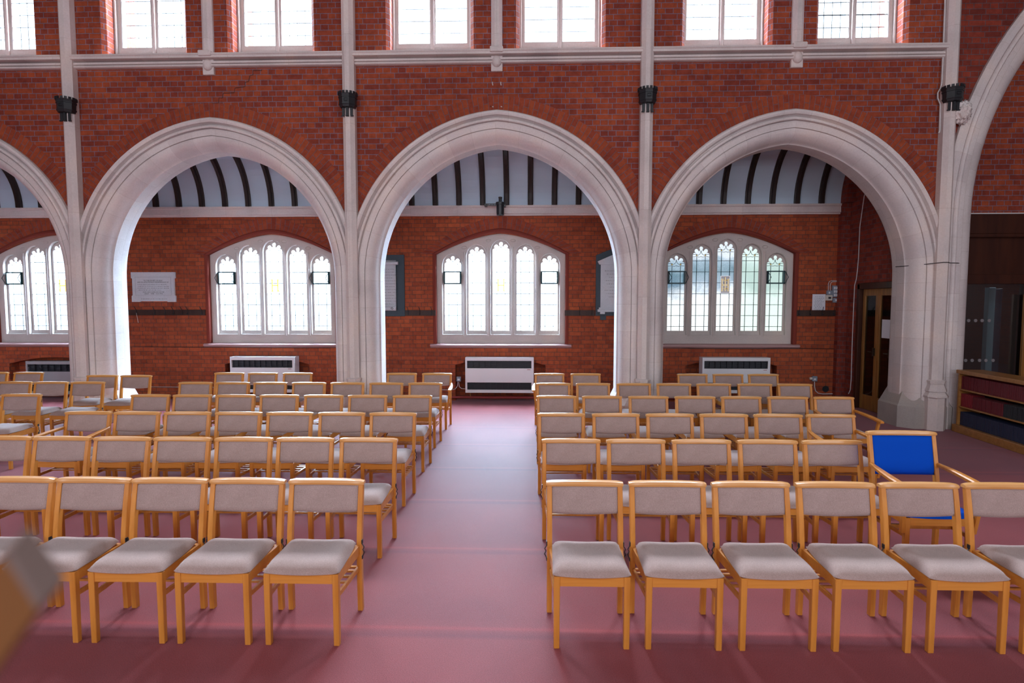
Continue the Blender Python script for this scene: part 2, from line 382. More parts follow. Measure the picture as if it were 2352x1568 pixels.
def clear_glass():
    m = bpy.data.materials.new('clear_glass'); m.use_nodes = True; b = m.node_tree.nodes['Principled BSDF']
    b.inputs['Base Color'].default_value = (.8, .85, .85, 1); b.inputs['Roughness'].default_value = .02
    nt = m.node_tree; tr = N(nt, 'ShaderNodeBsdfTransparent'); tr.inputs[0].default_value = (.75, .78, .78, 1)
    gl = N(nt, 'ShaderNodeBsdfGlossy'); gl.inputs['Roughness'].default_value = .02
    fr = N(nt, 'ShaderNodeFresnel'); mx = N(nt, 'ShaderNodeMixShader'); out = nt.nodes['Material Output']
    nt.links.new(fr.outputs[0], mx.inputs[0]); nt.links.new(tr.outputs[0], mx.inputs[1]); nt.links.new(gl.outputs[0], mx.inputs[2]); nt.links.new(mx.outputs[0], out.inputs[0])
    return m
M_clear = clear_glass()

# ================================================================== STRUCTURE
ZTOP = 9.2
XS = [-11.40, -7.06, -2.736, 1.724, 6.123]          # shaft positions along the arcade
XL, XR = -14.5, 15.0
bm = nbm(); box(bm, XL, XR, -4.2, YW+.24, -.1, 0); box(bm, 6.0, XR, YW+.24, 12.8, -.1, 0); obj('floor', bm, M_carpet, kind='structure')

# ---- arcade arches (moulded stone order swept round each opening)
CO, ZS = .18, 2.32
PROF = [(.455, 8.96), (.455, 8.90), (.435, 8.868), (.405, 8.862), (.380, 8.878), (.368, 8.930), (.358, 8.955), (.350, 8.955), (.343, 8.905), (.332, 8.888), (.315, 8.883), (.300, 8.890),
        (.291, 8.940), (.283, 8.945), (.277, 8.908), (.190, 8.918), (.186, 8.945), (.181, 8.945), (.177, 8.922), (.155, 8.925), (.130, 8.934), (.105, 8.950), (.085, 8.970), (.065, 8.998), (.045, 9.035), (.030, 9.075), (.018, 9.118), (.006, 9.14), (0, 9.145), (0, 9.156),
        (0, 9.42), (.02, 9.48), (.10, 9.60), (.19, 9.66), (.30, 9.69), (.45, 9.69)]
def arch_pts(xc, R, c, zs, r, nj=5, na=26):
    """points from the left foot over the apex to the right foot at offset r outwards"""
    out = []
    for k in range(nj): out.append((xc+c-(R+r), zs*k/nj))
    am = math.acos(-c/(R+r))
    L_ = [(xc+c+(R+r)*math.cos(PI-(PI-am)*k/na), zs+(R+r)*math.sin(PI-(PI-am)*k/na)) for k in range(na+1)]
    out += L_
    out += [(2*xc-x, z) for x, z in out[-2::-1]]
    return out
def sweep_arch(xc, R, c, zs, prof, closed=True):
    bm = nbm(); uv = bm.loops.layers.uv.verify(); cu = bm.faces.layers.int.get('cu')
    cols = [arch_pts(xc, R, c, zs, r) for r, y in prof]
    n = len(cols[0]); V = [[bm.verts.new((cols[j][i][0], prof[j][1], cols[j][i][1])) for j in range(len(prof))] for i in range(n)]
    s = [0]
    ref = cols[0]
    for i in range(1, n): s.append(s[-1]+math.dist(ref[i], ref[i-1]))
    v = [0]
    for j in range(1, len(prof)): v.append(v[-1]+math.dist(prof[j], prof[j-1]))
    m_ = len(prof)
    for i in range(n-1):
        for j in range(m_ if closed else m_-1):
            k = (j+1) % m_
            f = bm.faces.new((V[i][j], V[i+1][j], V[i+1][k], V[i][k])); f[cu] = 1
            vk = v[k] if k else v[-1]+.4
            for l, q in zip(f.loops, ((s[i], v[j]), (s[i+1], v[j]), (s[i+1], vk), (s[i], vk))): l[uv].uv = (q[1]*.001+q[1]*0+.1, q[0]+20) if False else (q[0]+20, q[1]+20)
    fix(bm)
    return bm
M_arch = stone_mat('arch_voussoirs', (.73, .68, .675), bwid=.42, rh=.62)
bays = []
for i in range(len(XS)-1):
    xa, xb = XS[i], XS[i+1]; xc = (xa+xb)/2; half = (xb-xa)/2-.365; R = half+CO
    bays.append((xc, half, R))
    o = obj('trim_%d' % (i+1), sweep_arch(xc, R, CO, ZS, PROF), M_arch, kind='structure')
    for p in o.data.polygons: p.use_smooth = True
    o.data.set_sharp_from_angle(angle=math.radians(28))

# ---- nave wall above the arches (brick), with clerestory openings
cl_px = [(886, 1088), (1185, 1391)]
cl_dx = []
for a, b_ in cl_px:
    cl_dx.append((PY(a, 60, YN)[0]-bays[2][0], PY(b_, 60, YN)[0]-bays[2][0]))
ZC0 = 5.655; ZC1 = 8.3
openings = []
for k, (xc, half, R) in enumerate(bays):
    for (a, b_) in cl_dx: openings.append((xc+a, xc+b_))
def quad(bm, p):
    return bm.faces.new([bm.verts.new(q) for q in p])
bm = nbm()
for k, (xc, half, R) in enumerate(bays):
    xa, xb = XS[k], XS[k+1]; n = 60
    xs = [xa+(xb-xa)*i/n for i in range(n+1)]
    def zl(x):
        d = abs(x-xc)+CO; r = R+.41
        return ZS+math.sqrt(max(0, r*r-d*d))
    for x0, x1 in zip(xs, xs[1:]):
        for y in (YN, 9.68):
            quad(bm, [(x0, y, zl(x0)), (x1, y, zl(x1)), (x1, y, 5.5), (x0, y, 5.5)])
xa, xb = XS[0], XS[-1]
edges = sorted([xa, xb]+[e for o_ in openings for e in o_])
for x0, x1 in zip(edges, edges[1:]):
    inside = any(a-1e-4 <= x0 and x1 <= b_+1e-4 for a, b_ in openings)
    rng = [(5.5, ZC0), (ZC1, ZTOP)] if inside else [(5.5, ZTOP)]
    for z0, z1 in rng:
        for y in (YN, 9.68): quad(bm, [(x0, y, z0), (x1, y, z0), (x1, y, z1), (x0, y, z1)])
# splayed brick reveals of the clerestory openings
for a, b_ in openings:
    for x, s in ((a, 1), (b_, -1)):
        quad(bm, [(x, YN, ZC0), (x+s*.05, YN+.06, ZC0), (x+s*.05, YN+.06, ZC1), (x, YN, ZC1)])
        quad(bm, [(x+s*.05, YN+.06, ZC0), (x+s*.05, 9.68, ZC0), (x+s*.05, 9.68, ZC1), (x+s*.05, YN+.06, ZC1)])
    quad(bm, [(a, YN, ZC1), (b_, YN, ZC1), (b_, 9.68, ZC1), (a, 9.68, ZC1)])
    quad(bm, [(a, YN, ZC0), (b_, YN, ZC0), (b_, 9.68, ZC0), (a, 9.68, ZC0)])
# left end of the arcade wall, solid
box(bm, XL, XS[0], YN, 9.68, 0, ZTOP)
bmesh.ops.remove_doubles(bm, verts=bm.verts, dist=1e-4)
obj('wall_arcade', bm, M_brick, kind='structure')
# brick voussoir ring over each arch
for k, (xc, half, R) in enumerate(bays):
    bm = nbm(); uv = bm.loops.layers.uv.verify(); cu = bm.faces.layers.int.get('cu')
    pa = arch_pts(xc, R, CO, ZS, .45); pb = arch_pts(xc, R, CO, ZS, .685)
    n = len(pa); s = 0
    lo, hi = XS[k]+.085, XS[k+1]-.085
    for i in range(n-1):
        ds = math.dist(pb[i], pb[i+1]); 
        q = [pa[i], pa[i+1], pb[i+1], pb[i]]
        if pb[i][1] > 2.9:
            cl = [(min(max(x, lo), hi), z) for x, z in q]
            if len({(round(x, 4), round(z, 4)) for x, z in cl}) == 4 and any(lo < x < hi for x, z in q):
                fr_ = bm.faces.new([bm.verts.new((x, YN-.004, z)) for x, z in cl]); fr_[cu] = 1
                for l, t in zip(fr_.loops, ((0.0, s), (0.0, s+ds), (.235, s+ds), (.235, s))): l[uv].uv = (t[0]+.003+47*.24, t[1]+40)
        s += ds
    fix(bm); obj('trim_%d' % (k+11), bm, M_vous, kind='structure')

# ---- stone shafts, colonnettes, corbels and string course
def octo(xc, hw, yf, yb, z0, z1, bm):
    ch = hw*.62
    poly = [(xc-hw, yb), (xc-hw, yf+ch), (xc-hw+ch, yf), (xc+hw-ch, yf), (xc+hw, yf+ch), (xc+hw, yb)]
    loft(bm, [[(x, y, z0) for x, y in poly], [(x, y, z1) for x, y in poly]])
def plinth(bm, xc, wl=.47, wr=.47):
    def ring(z, e): return [(xc-wl-e, 8.84-e*.6, z), (xc+wr+e, 8.84-e*.6, z), (xc+wr+e, 9.74+e, z), (xc-wl-e, 9.74+e, z)]
    def ring8(z, e):
        c = .17
        x0, x1, y0, y1 = xc-wl-e, xc+wr+e, 8.90-e*.5, 9.72+e*.5
        return [(x0+c, y0, z), (x1-c, y0, z), (x1, y0+c, z), (x1, y1-c, z), (x1-c, y1, z), (x0+c, y1, z), (x0, y1-c, z), (x0, y0+c, z)]
    loft(bm, [ring8(0, .02), ring8(.33, .02), ring8(.36, 0), ring8(.60, -.10), ring8(.62, -.115)])
for i, x in enumerate(XS):
    hw = .09
    bm = nbm()
    octo(x, hw, 8.79, 9.0, .74, ZTOP, bm)
    # moulded base of the colonnette
    for z0, z1, a, b_ in ((.50, .52, .155, .155), (.52, .585, .155, .115), (.585, .60, .135, .135), (.60, .70, .135, .10), (.70, .745, .108, .118), (.745, .76, .118, .092)):
        r0 = [(x-a, 9.0), (x-a, 8.80-(a-.09)+a*.5), (x-a*.5, 8.79-(a-.09)), (x+a*.5, 8.79-(a-.09)), (x+a, 8.80-(a-.09)+a*.5), (x+a, 9.0)]
        r1 = [(x-b_, 9.0), (x-b_, 8.80-(b_-.09)+b_*.5), (x-b_*.5, 8.79-(b_-.09)), (x+b_*.5, 8.79-(b_-.09)), (x+b_, 8.80-(b_-.09)+b_*.5), (x+b_, 9.0)]
        loft(bm, [[(p[0], p[1], z0) for p in r0], [(p[0], p[1], z1) for p in r1]])
    octo(x, .135, 8.745, 9.0, 0, .50, bm)
    fix(bm); obj('trim_%d' % (21+i), bm, M_stone_s, kind='structure')
    # solid core of the pier behind the mouldings, and its spreading plinth
    bm = nbm(); box(bm, x-.12, x+.12, 8.94, 9.66, 0, 3.05)
    fix(bm); obj('trim_%d' % (31+i), bm, M_stone, kind='structure')
    bm = nbm(); plinth(bm, x, .42, .42); fix(bm); obj('trim_%d' % (41+i), bm, M_plinth if i == 4 else M_stone, kind='structure')
STR = [(8.96, 5.675), (8.81, 5.662), (8.805, 5.640), (8.82, 5.628), (8.82, 5.598), (8.85, 5.596), (8.94, 5.592), (8.94, 5.572), (8.872, 5.564), (8.868, 5.535), (8.88, 5.530), (8.905, 5.526), (8.905, 5.520), (8.874, 5.518), (8.874, 5.498), (8.895, 5.488), (8.96, 5.486)]
for i in range(len(XS)-1):
    bm = nbm(); prism(bm, STR, 'x', XS[i]+.075, XS[i+1]-.075); fix(bm); obj('trim_%d' % (51+i), bm, M_stone_s, kind='structure')
    xc = bays[i][0]; bm = nbm()
    octo(xc, .082, 8.86, 8.99, 5.70, ZTOP, bm)
    box(bm, xc-.098, xc+.098, 8.79, 8.96, 5.615, 5.70, .012)
    box(bm, xc-.086, xc+.086, 8.90, 8.96, 5.375, 5.60, .006)
    # rounded shield boss
    rings = []
    for t in range(7):
        a = t/6*PI/2; rr = math.cos(a)*.072+.002; yy = 8.90-.06*math.sin(a)
        rings.append([(xc+rr*math.cos(k*PI/8), yy, 5.52+rr*1.05*math.sin(k*PI/8)-(.012 if math.sin(k*PI/8) < 0 else 0)) for k in range(16)])
    loft(bm, rings)
    fix(bm); obj('trim_%d' % (61+i), bm, M_stone_s, kind='structure')

# ---- clerestory windows (two-light, square leaded)
def rect(x0, x1, z0, z1): return [(x0, z0), (x1, z0), (x1, z1), (x0, z1)]
wi = 0
for (a, b_) in openings:
    wi += 1
    xm = (a+b_)/2; a2, b2 = a+.046, b_-.046
    zb = PY(992, 102, 9.25)[1]
    root = thing('window_%d' % wi, 'two-light stone clerestory window blazing with daylight', 'window', (xm, 9.25, ZC0), kind='structure')
    hole = [rect(a2+.085, xm-.042, zb, ZC1-.1), rect(xm+.042, b2-.085, zb, ZC1-.1)]
    bm = plate(rect(a2, b2, ZC0, ZC1-.001), hole, 9.22, 9.34, .0)
    # moulded centre mullion, jamb rolls and sloping sill
    octo(xm, .028, 9.165, 9.23, ZC0+.05, ZC1-.01, bm)
    for s, xx in ((1, a2), (-1, b2)):
        box(bm, xx, xx+s*.035, 9.17, 9.23, ZC0, ZC1-.01, .008)
    prism(bm, [(9.15, ZC0+.002), (9.24, ZC0+.002), (9.24, zb-.005)], 'x', a2+.002, b2-.002)
    bmesh.ops.transform(bm, matrix=Matrix.Translation((-xm, -9.25, -ZC0)), verts=bm.verts)
    fix(bm); f = obj('window_frame', bm, M_tracery, root)
    bm = nbm()
    for h in hole: quad(bm, [(h[0][0]-xm, .03, zb-ZC0), (h[1][0]-xm, .03, zb-ZC0), (h[1][0]-xm, .03, ZC1-.1-ZC0), (h[0][0]-xm, .03, ZC1-.1-ZC0)])
    obj('glass', bm, M_open, root)
    bm = nbm(); t = .0009 if wi != 8 else .003
    for h in hole:
        x0, x1 = h[0][0]-xm, h[1][0]-xm; w_ = x1-x0
        for q in (.25, .5, .75): box(bm, x0+w_*q-t, x0+w_*q+t, .012, .026, zb-ZC0, ZC1-.1-ZC0)
        z = zb-ZC0+.17; kk = 0
        while z < ZC1-.12-ZC0:
            tt = t*2 if kk % 2 else t
            box(bm, x0, x1, .010, .026, z-tt, z+tt); z += .185; kk += 1
    obj('leading', bm, M_lead, root)

# ---- aisle wall
APX = [(141.6, 670), (630, 660), (1150.5, 660), (1667, 660)]
YF = 11.40                        # plane of the stone tracery
WX = [PY(x, y, YF)[0] for x, y in APX]
ZSILL = PY(1150, 787.5, YF)[1]; ZSP = PY(1006, 585, YF)[1]; ZAP = PY(1151, 538.8, YF)[1]
WH = (PY(1295, 650, YF)[0]-PY(1006, 650, YF)[0])/2
def warch(d, e=0):
    """height of the window head at horizontal distance d from its centre; e = offset outwards"""
    u = min(1, abs(d)/(WH+e)); return ZSP+(ZAP+e-ZSP)*(1-u**1.62)
XE = PY(1942, 600, YW)[0]         # corner with the end wall of the aisle
NXs = []                          # heater recesses
for i, (x0, x1) in enumerate(((23, 245), (518, 711), (1046, 1253), (1574, 1784))):
    NXs.append((PY(x0, 860, YW)[0], PY(x1, 860, YW)[0]))
ZN0 = PY(1048, 838, YW)[1]; ZN1 = ZN0+.13
def ntop(x, n):
    c = (n[0]+n[1])/2; u = (x-c)/((n[1]-n[0])/2); return ZN0+(ZN1-ZN0)*(1-u*u)
bm = nbm()
ws = WH+.02
xs = {XL, XE}
for c in WX:
    for k in range(41): xs.add(c-ws+2*ws*k/40)
for n in NXs:
    for k in range(13): xs.add(n[0]+(n[1]-n[0])*k/12)
x = XL
while x < XE: xs.add(x); x += .5
xs = sorted(xs)
for x0, x1 in zip(xs, xs[1:]):
    if x1-x0 < 1e-5: continue
    xm = (x0+x1)/2
    segs = []
    nn = [n for n in NXs if n[0] < xm < n[1]]; cc = [c for c in WX if abs(xm-c) < ws]
    bot = (ntop(x0, nn[0]), ntop(x1, nn[0])) if nn else (0, 0)
    if cc:
        segs = [(bot, (ZSILL-.01, ZSILL-.01)), ((warch(x0-cc[0])+.012, warch(x1-cc[0])+.012), (5.6, 5.6))]
    else: segs = [(bot, (5.6, 5.6))]
    for (l0, l1), (h0, h1) in segs:
        quad(bm, [(x0, YW, l0), (x1, YW, l1), (x1, YW, h1), (x0, YW, h0)])
    if nn:
        quad(bm, [(x0, YW, bot[0]), (x1, YW, bot[1]), (x1, YW+.22, bot[1]), (x0, YW+.22, bot[0])])
    if cc:   # soffit of the window arch
        q0, q1 = segs[1][0]
        quad(bm, [(x0, YW, q0), (x1, YW, q1), (x1, YW+.2, q1), (x0, YW+.2, q0)])
for n in NXs:
    quad(bm, [(n[0], YW+.22, 0), (n[1], YW+.22, 0), (n[1], YW+.22, ZN1), (n[0], YW+.22, ZN1)])
    for xx in n: quad(bm, [(xx, YW, 0), (xx, YW+.22, 0), (xx, YW+.22, ZN0), (xx, YW, ZN0)])
for c in WX:
    for s in (-1, 1):
        xx = c+s*ws; quad(bm, [(xx, YW, ZSILL-.01), (xx, YW+.2, ZSILL-.01), (xx, YW+.2, ZSP), (xx, YW, ZSP)])
    quad(bm, [(c-ws, YW, ZSILL-.01), (c+ws, YW, ZSILL-.01), (c+ws, YW+.2, ZSILL-.01), (c-ws, YW+.2, ZSILL-.01)])
bmesh.ops.remove_doubles(bm, verts=bm.verts, dist=1e-4)
obj('wall_aisle', bm, M_brick2, kind='structure')

# moulded brick heads, voussoirs and sills round the aisle windows
def ring_strip(c, e0, e1, y, name, m, zbot=None):
    bm = nbm(); uv = bm.loops.layers.uv.verify(); cu = bm.faces.layers.int.get('cu'); s = 0; n = 44
    A, B = [], []
    for k in range(n+1):
        u = -1+2*k/n
        A.append((c+u*(WH+e0), warch(u*(WH+e0), e0))); B.append((c+u*(WH+e1), warch(u*(WH+e1), e1)))
    for k in range(n):
        ds = math.dist(A[k], A[k+1])
        f = bm.faces.new([bm.verts.new((p[0], y, p[1])) for p in (A[k], A[k+1], B[k+1], B[k])]); f[cu] = 1
        for l, t in zip(f.loops, ((0, s), (0, s+ds), (e1-e0, s+ds), (e1-e0, s))): l[uv].uv = (t[0]+.004+11*.24, t[1]+30)
        s += ds
    fix(bm); return obj(name, bm, m, kind='structure')
def sill_prof(): return [(YW+.14, ZSILL+.004), (YW-.01, ZSILL-.012), (YW-.045, ZSILL-.03), (YW-.045, ZSILL-.052), (YW-.005, ZSILL-.085), (YW+.02, ZSILL-.085)]
M_hood = mat('moulded_brick', (.20, .038, .026), .85, spec=.2)[0]
for i, c in enumerate(WX):
    ring_strip(c, .105, .335, YW-.004, 'trim_%d' % (71+i), M_vous)
    bm = nbm(); n = 44; rings = []
    for k in range(n+1):
        u = -1+2*k/n
        def P(e): return (c+u*(WH+e), warch(u*(WH+e), e))
        a, b_, d, f_ = P(.018), P(.05), P(.085), P(.108)
        rings.append([(a[0], YW+.10, a[1]), (a[0], YW-.0, a[1]), (b_[0], YW-.030, b_[1]), (d[0], YW-.030, d[1]), (f_[0], YW-.005, f_[1]), (f_[0], YW+.03, f_[1])])
    loft(bm, rings)
    for s in (-1, 1):      # moulded jambs
        pr = [(c+s*(WH+.018), YW+.10), (c+s*(WH+.018), YW), (c+s*(WH+.03), YW-.012), (c+s*(WH+.075), YW-.012), (c+s*(WH+.085), YW-.002), (c+s*(WH+.085), YW+.03)]
        loft(bm, [[(p[0], p[1], ZSILL-.01) for p in pr], [(p[0], p[1], ZSP+.02) for p in pr]])
    fix(bm); obj('trim_%d' % (81+i), bm, M_hood, kind='structure')
    bm = nbm(); prism(bm, sill_prof(), 'x', c-WH-.14, c+WH+.14); fix(bm)
    obj('trim_%d' % (91+i), bm, mat('sill_paint', (.42, .25, .25), .5)[0] if i == 0 else bpy.data.materials['sill_paint'], kind='structure')

# ---- five-light traceried windows
LW = .1635; LS = .4745
def light_head(xc, zt):
    """cusped head; zt = top of the crowning foil. returns outline from left spring to right spring"""
    k = 1/651
    def arc(cx, cz, r, a0, a1, n):
        return [(cx+r*math.cos(math.radians(a0+(a1-a0)*i/n)), cz+r*math.sin(math.radians(a0+(a1-a0)*i/n))) for i in range(n+1)]
    L = []
    L += arc(-80, 100-205, 26, 180, 75, 6)
    L += [(-62, -84)]
    L += arc(-60, -56, 26, 250, 20, 10)
    L += [(-24, -60), (-17, -44)]
    L += arc(0, -23, 24, 222, 90, 7)
    R_ = [(-x, z) for x, z in L[-2::-1]]
    return [(xc+x*k, zt+z*k) for x, z in L+R_]
tops = [PY(1041, 588, YF)[1], PY(1096, 567, YF)[1], PY(1151, 555.7, YF)[1], PY(1206, 566, YF)[1], PY(1261, 586, YF)[1]]
tops[4] = tops[0]; tops[3] = tops[1]
ZL0 = PY(1150, 759, YF)[1]
for i, c in enumerate(WX):
    wi += 1
    names = ['leftmost', 'beside the white marble tablet', 'above the middle heater, with a small amber H', 'beside the end of the aisle, with garden showing through']
    root = thing('window_%d' % wi, 'five-light traceried window ' + names[i], 'window', (c, YF, ZSILL), kind='structure')
    M0 = Matrix.Translation((0, -YF, -ZSILL))
    WO = WH+.035; outline = [(-WO, ZSILL-.03), (WO, ZSILL-.03)]+[(WO*(1-2*t/30), warch(WO*(1-2*t/30), .035)) for t in range(31)]
    lights, big = [], []
    for j in range(5):
        x = (j-2)*LS; zt = tops[j]; hd = light_head(x, zt)
        lights.append([(x-LW, ZL0), (x+LW, ZL0)]+hd[::-1])
        hb = [(x+.198, ZL0-.075), (x+.198, zt-.20)]
        for t in range(1, 12):
            u = t/12; ang = u*PI/2
            hb.append((x+.198*math.cos(ang)**.9, zt-.20+(.235)*math.sin(ang)))
        big.append([(2*x-p[0], p[1]) for p in hb[::-1]]+[(x, zt+.045)]+hb[::-1][1:] if False else [(x-.198, ZL0-.075)]+hb+[(x, zt+.043)]+[(2*x-p[0], p[1]) for p in hb[:0:-1]])
    bmB = plate(outline, lights, YF+.03, YF+.11)
    bmA = plate(outline, big, YF-.045, YF+.03, .012)
    bm = bmB; join_into(bm, bmA, Matrix.Identity(4))
    # slender mullion rolls and the sloping sill between them
    for j in range(4):
        x = (j-1.5)*LS
        octo(x, .020, YF-.065, YF-.03, ZL0-.10, tops[max(0, min(4, j+(1 if j < 2 else 0)))]-.10, bm)
    prism(bm, [(YF+.004, ZL0-.085), (YF+.035, ZL0-.085), (YF+.035, ZL0+.0), (YF+.030, ZL0+.0)], 'x', -WH+.03, WH-.03)
    # carved eyelets in the spandrels
    for j in range(4):
        x = (j-1.5)*LS; zc = min(warch(x)-.055, (tops[j]+tops[j+1])/2+.07)
        rings = []
        for t in range(17):
            a = t*PI/8; rings.append([(x+(.050+.008*math.cos(b_))*math.cos(a), YF-.045-.010*math.sin(b_), zc+(.026+.008*math.cos(b_))*math.sin(a)) for b_ in (0, 1.57, 3.14, 4.71)])
        loft(bm, rings, True, False)
    bmesh.ops.transform(bm, matrix=M0, verts=bm.verts); fix(bm)
    obj('tracery', bm, M_tracery, root)
    gl = M_dim_glass if i == 3 else M_open
    bm = nbm()
    for j in range(5):
        x = (j-2)*LS; quad(bm, [(x-LW-.01, .055, ZL0-ZSILL-.01), (x+LW+.01, .055, ZL0-ZSILL-.01), (x+LW+.01, .055, tops[j]-ZSILL+.01), (x-LW-.01, .055, tops[j]-ZSILL+.01)])
    g = obj('glass', bm, gl, root)
    if i == 3:   # object space of the pane is used for the garden patches: shift to world metres
        g.data.transform(Matrix.Translation((c, 0, ZSILL))); g.location = (-c, 0, -ZSILL)
    bm = nbm(); t = .0045 if i == 3 else .0040
    for j in range(5):
        x = (j-2)*LS; zb = ZL0-ZSILL; zt = tops[j]-ZSILL
        for q in (-.082, .082): box(bm, x+q-t, x+q+t, .040, .052, zb, zt-.20)
        z = zb+.085; k = 0
        while z < zt-.17:
            tt = t*(1.3 if i != 3 else 1); box(bm, x-LW, x+LW, .040, .052, z-tt, z+tt); z += .2125; k += 1
        # curved leads of the head
        for s in (-1, 1):
            tube(bm, [(x, .047, zt-.075), (x+s*.008, .047, zt-.12), (x+s*.03, .047, zt-.155), (x+s*.062, .047, zt-.165), (x+s*.09, .047, zt-.15), (x+s*.155, .047, zt-.155)], t, 5)
            tube(bm, [(x, .047, zt-.195), (x+s*.04, .047, zt-.205), (x+s*.082, .047, zt-.192), (x+s*.155, .047, zt-.20)], t, 5)
            tube(bm, [(x+s*.082, .047, zt-.145), (x+s*.098, .047, zt-.168), (x+s*.082, .047, zt-.192), (x+s*.066, .047, zt-.168), (x+s*.082, .047, zt-.145)], t, 5)
    obj('leading', bm, M_lead, root)
    if i == 3:
        bm = nbm()
        for j in range(5):
            x = (j-2)*LS; zt = tops[j]-ZSILL
            for s in (-1, 1):
                cx_, cz_ = x+s*.082, zt-.168
                quad(bm, [(cx_, .050, cz_+.022), (cx_+.015, .050, cz_), (cx_, .050, cz_-.022), (cx_-.015, .050, cz_)])
        obj('stained_lozenge', bm, M_amber_dk, root)
    # hopper vents in the outer lights
    za, zb_ = PY(1041, 652.5, YF)[1]-ZSILL, PY(1041, 623, YF)[1]-ZSILL
    for j in (0, 4):
        x = (j-2)*LS; bm = nbm(); th = .011
        box(bm, x-LW, x+LW, -.035, .04, zb_-.022, zb_, .003); box(bm, x-LW, x+LW, -.035, .04, za, za+.022, .003)
        for s in (-1, 1):
            box(bm, x+s*LW-s*.024, x+s*LW, -.035, .04, za, zb_, .003)
            # folding stay at the side, pushed out on the side away from the viewer's axis
            e = .055 if i != 2 else .012
            sg = s if i == 2 else (-1 if i < 2 else 1)
            zm = (za+zb_)/2
            tube(bm, [(x+s*LW, -.04, zb_-.01), (x+s*LW+sg*e, -.06, zm), (x+s*LW, -.04, za+.01)], .006, 6)
        fix(bm); obj('vent_casement', bm, M_green, root)
    # little stained H badge in the middle light
    if i in (1, 2, 3, 0):
        zt = PY(1151, 640.5, YF)[1]-ZSILL; zb2 = PY(1151, 669, YF)[1]-ZSILL; h = zt-zb2
        bm = nbm(); wx = .058
        for s in (-1, 1):
            box(bm, s*wx-.012, s*wx+.012, .036, .05, zb2+.01, zt-.01)
            for zz in (zb2, zt-.016): box(bm, s*wx-.021, s*wx+.021, .036, .05, zz, zz+.016)
        box(bm, -wx, wx, .036, .05, (zb2+zt)/2-.012, (zb2+zt)/2+.012)
        if i == 3:
            box(bm, -.01, .01, .034, .05, zb2, zt+.03)
            for z in (zb2+.03, zb2+.19): 
                for s in (-1, 1): tube(bm, [(0, .04, z), (s*.03, .04, z+.03), (s*.05, .04, z+.01)], .007, 5)
        o = obj('monogram', bm, M_amber if i != 3 else M_amber_dk, root)
        if i == 3:
            bm = nbm(); box(bm, -.083, .083, .044, .052, zb2-.035, zt+.05); obj('badge_ground', bm, M_plum, root)
            bm = nbm()
            for a in ((-.088, -.082, zb2-.04, zt+.055), (.082, .088, zb2-.04, zt+.055), (-.088, .088, zb2-.04, zb2-.034), (-.088, .088, zt+.05, zt+.056)): box(bm, a[0], a[1], .034, .05, a[2], a[3])
            obj('badge_border', bm, glow('pale_border_glass', (.75, .7, .72), .7)[0], root)

# ---- aisle cornice and barrel ceiling with dark ribs
ZK0, ZK1 = PY(1150, 496, YW)[1], PY(1150, 473, YW)[1]
bm = nbm(); prism(bm, [(YW+.02, ZK1+.02), (YW-.10, ZK1), (YW-.10, ZK1-.035), (YW-.075, ZK1-.05), (YW-.085, ZK0+.035), (YW-.06, ZK0+.02), (YW-.06, ZK0), (YW+.02, ZK0)], 'x', XL, XE-.0); fix(bm)
obj('trim_100', bm, M_stone_s, kind='structure')
RB = 1.0
YV = YW-.06
arcp = [(YV-RB+RB*math.cos(a), ZK1+1.05*math.sin(a)) for a in [PI/2*k/14 for k in range(15)]]+[(9.685, ZK1+1.05)]
bm = nbm(); 
top = [(y, z+.06) for y, z in arcp]
prism(bm, [(y, z) for y, z in arcp]+[(9.685, ZK1+1.2), (YW+.1, ZK1+1.2), (YW+.1, ZK1)], 'x', XL, XE); fix(bm)
ceil = obj('ceiling_aisle', bm, M_plaster, kind='structure')
rib_px = [947, 1000.5, 1055, 1109.7, 1163.7, 1218.5, 1273, 1328.7]
rx0 = PY(1163.7, 471, YW-.06)[0]; step = (PY(1328.7, 471, YW-.06)[0]-PY(947, 471, YW-.06)[0])/7
ribmesh = None
k0 = int((XL-rx0)/step)+1; k1 = int((XE-.05-rx0)/step)
for k in range(k0, k1+1):
    xr = rx0+k*step
    if ribmesh is None:
        bm = nbm(); rings = []
        for (y, z), (y2, z2) in zip(arcp, arcp[1:]+[(9.5, ZK1+1.05)]):
            dy, dz = y2-y, z2-z; l = math.hypot(dy, dz) or 1; ny, nz = -dz/l*-1, 0
            nx_, nz_ = (-(dz)/l, dy/l)    # inward normal
            inn = (y+nx_*.0, z+nz_*.0)
            d1 = (-dz/l, dy/l)
            if (d1[0]*(YV-RB-y)+d1[1]*(ZK1-z)) < 0: d1 = (dz/l, -dy/l)
            w1, w2 = .052, .034
            rings.append([(-w1, y-d1[0]*.02, z-d1[1]*.02), (-w1, y+d1[0]*.035, z+d1[1]*.035), (-w2, y+d1[0]*.04, z+d1[1]*.04), (-w2*.8, y+d1[0]*.085, z+d1[1]*.085),
                          (w2*.8, y+d1[0]*.085, z+d1[1]*.085), (w2, y+d1[0]*.04, z+d1[1]*.04), (w1, y+d1[0]*.035, z+d1[1]*.035), (w1, y-d1[0]*.02, z-d1[1]*.02)])
        loft(bm, rings); fix(bm)
        ro = obj('rib', bm, M_darkwood, ceil); ribmesh = ro.data; ro.location = (xr, 0, 0)
    else:
        ro = bpy.data.objects.new('rib', ribmesh); C.objects.link(ro); ro.parent = ceil; ro.location = (xr, 0, 0)
# dark timber plate along the vault foot
# ---- end wall of the aisle, with the glazed door
DX = XE
Yd0, Yd1 = PX(1968, 800, DX)[0], 9.78
bm = nbm()
ZD = PX(1990, 652, DX)[1]
for (y0, y1, z0, z1) in ((9.6, YW, ZD, 5.6), (Yd0, YW, 0, ZD)):
    box(bm, DX, DX+.25, y0, y1, z0, z1)
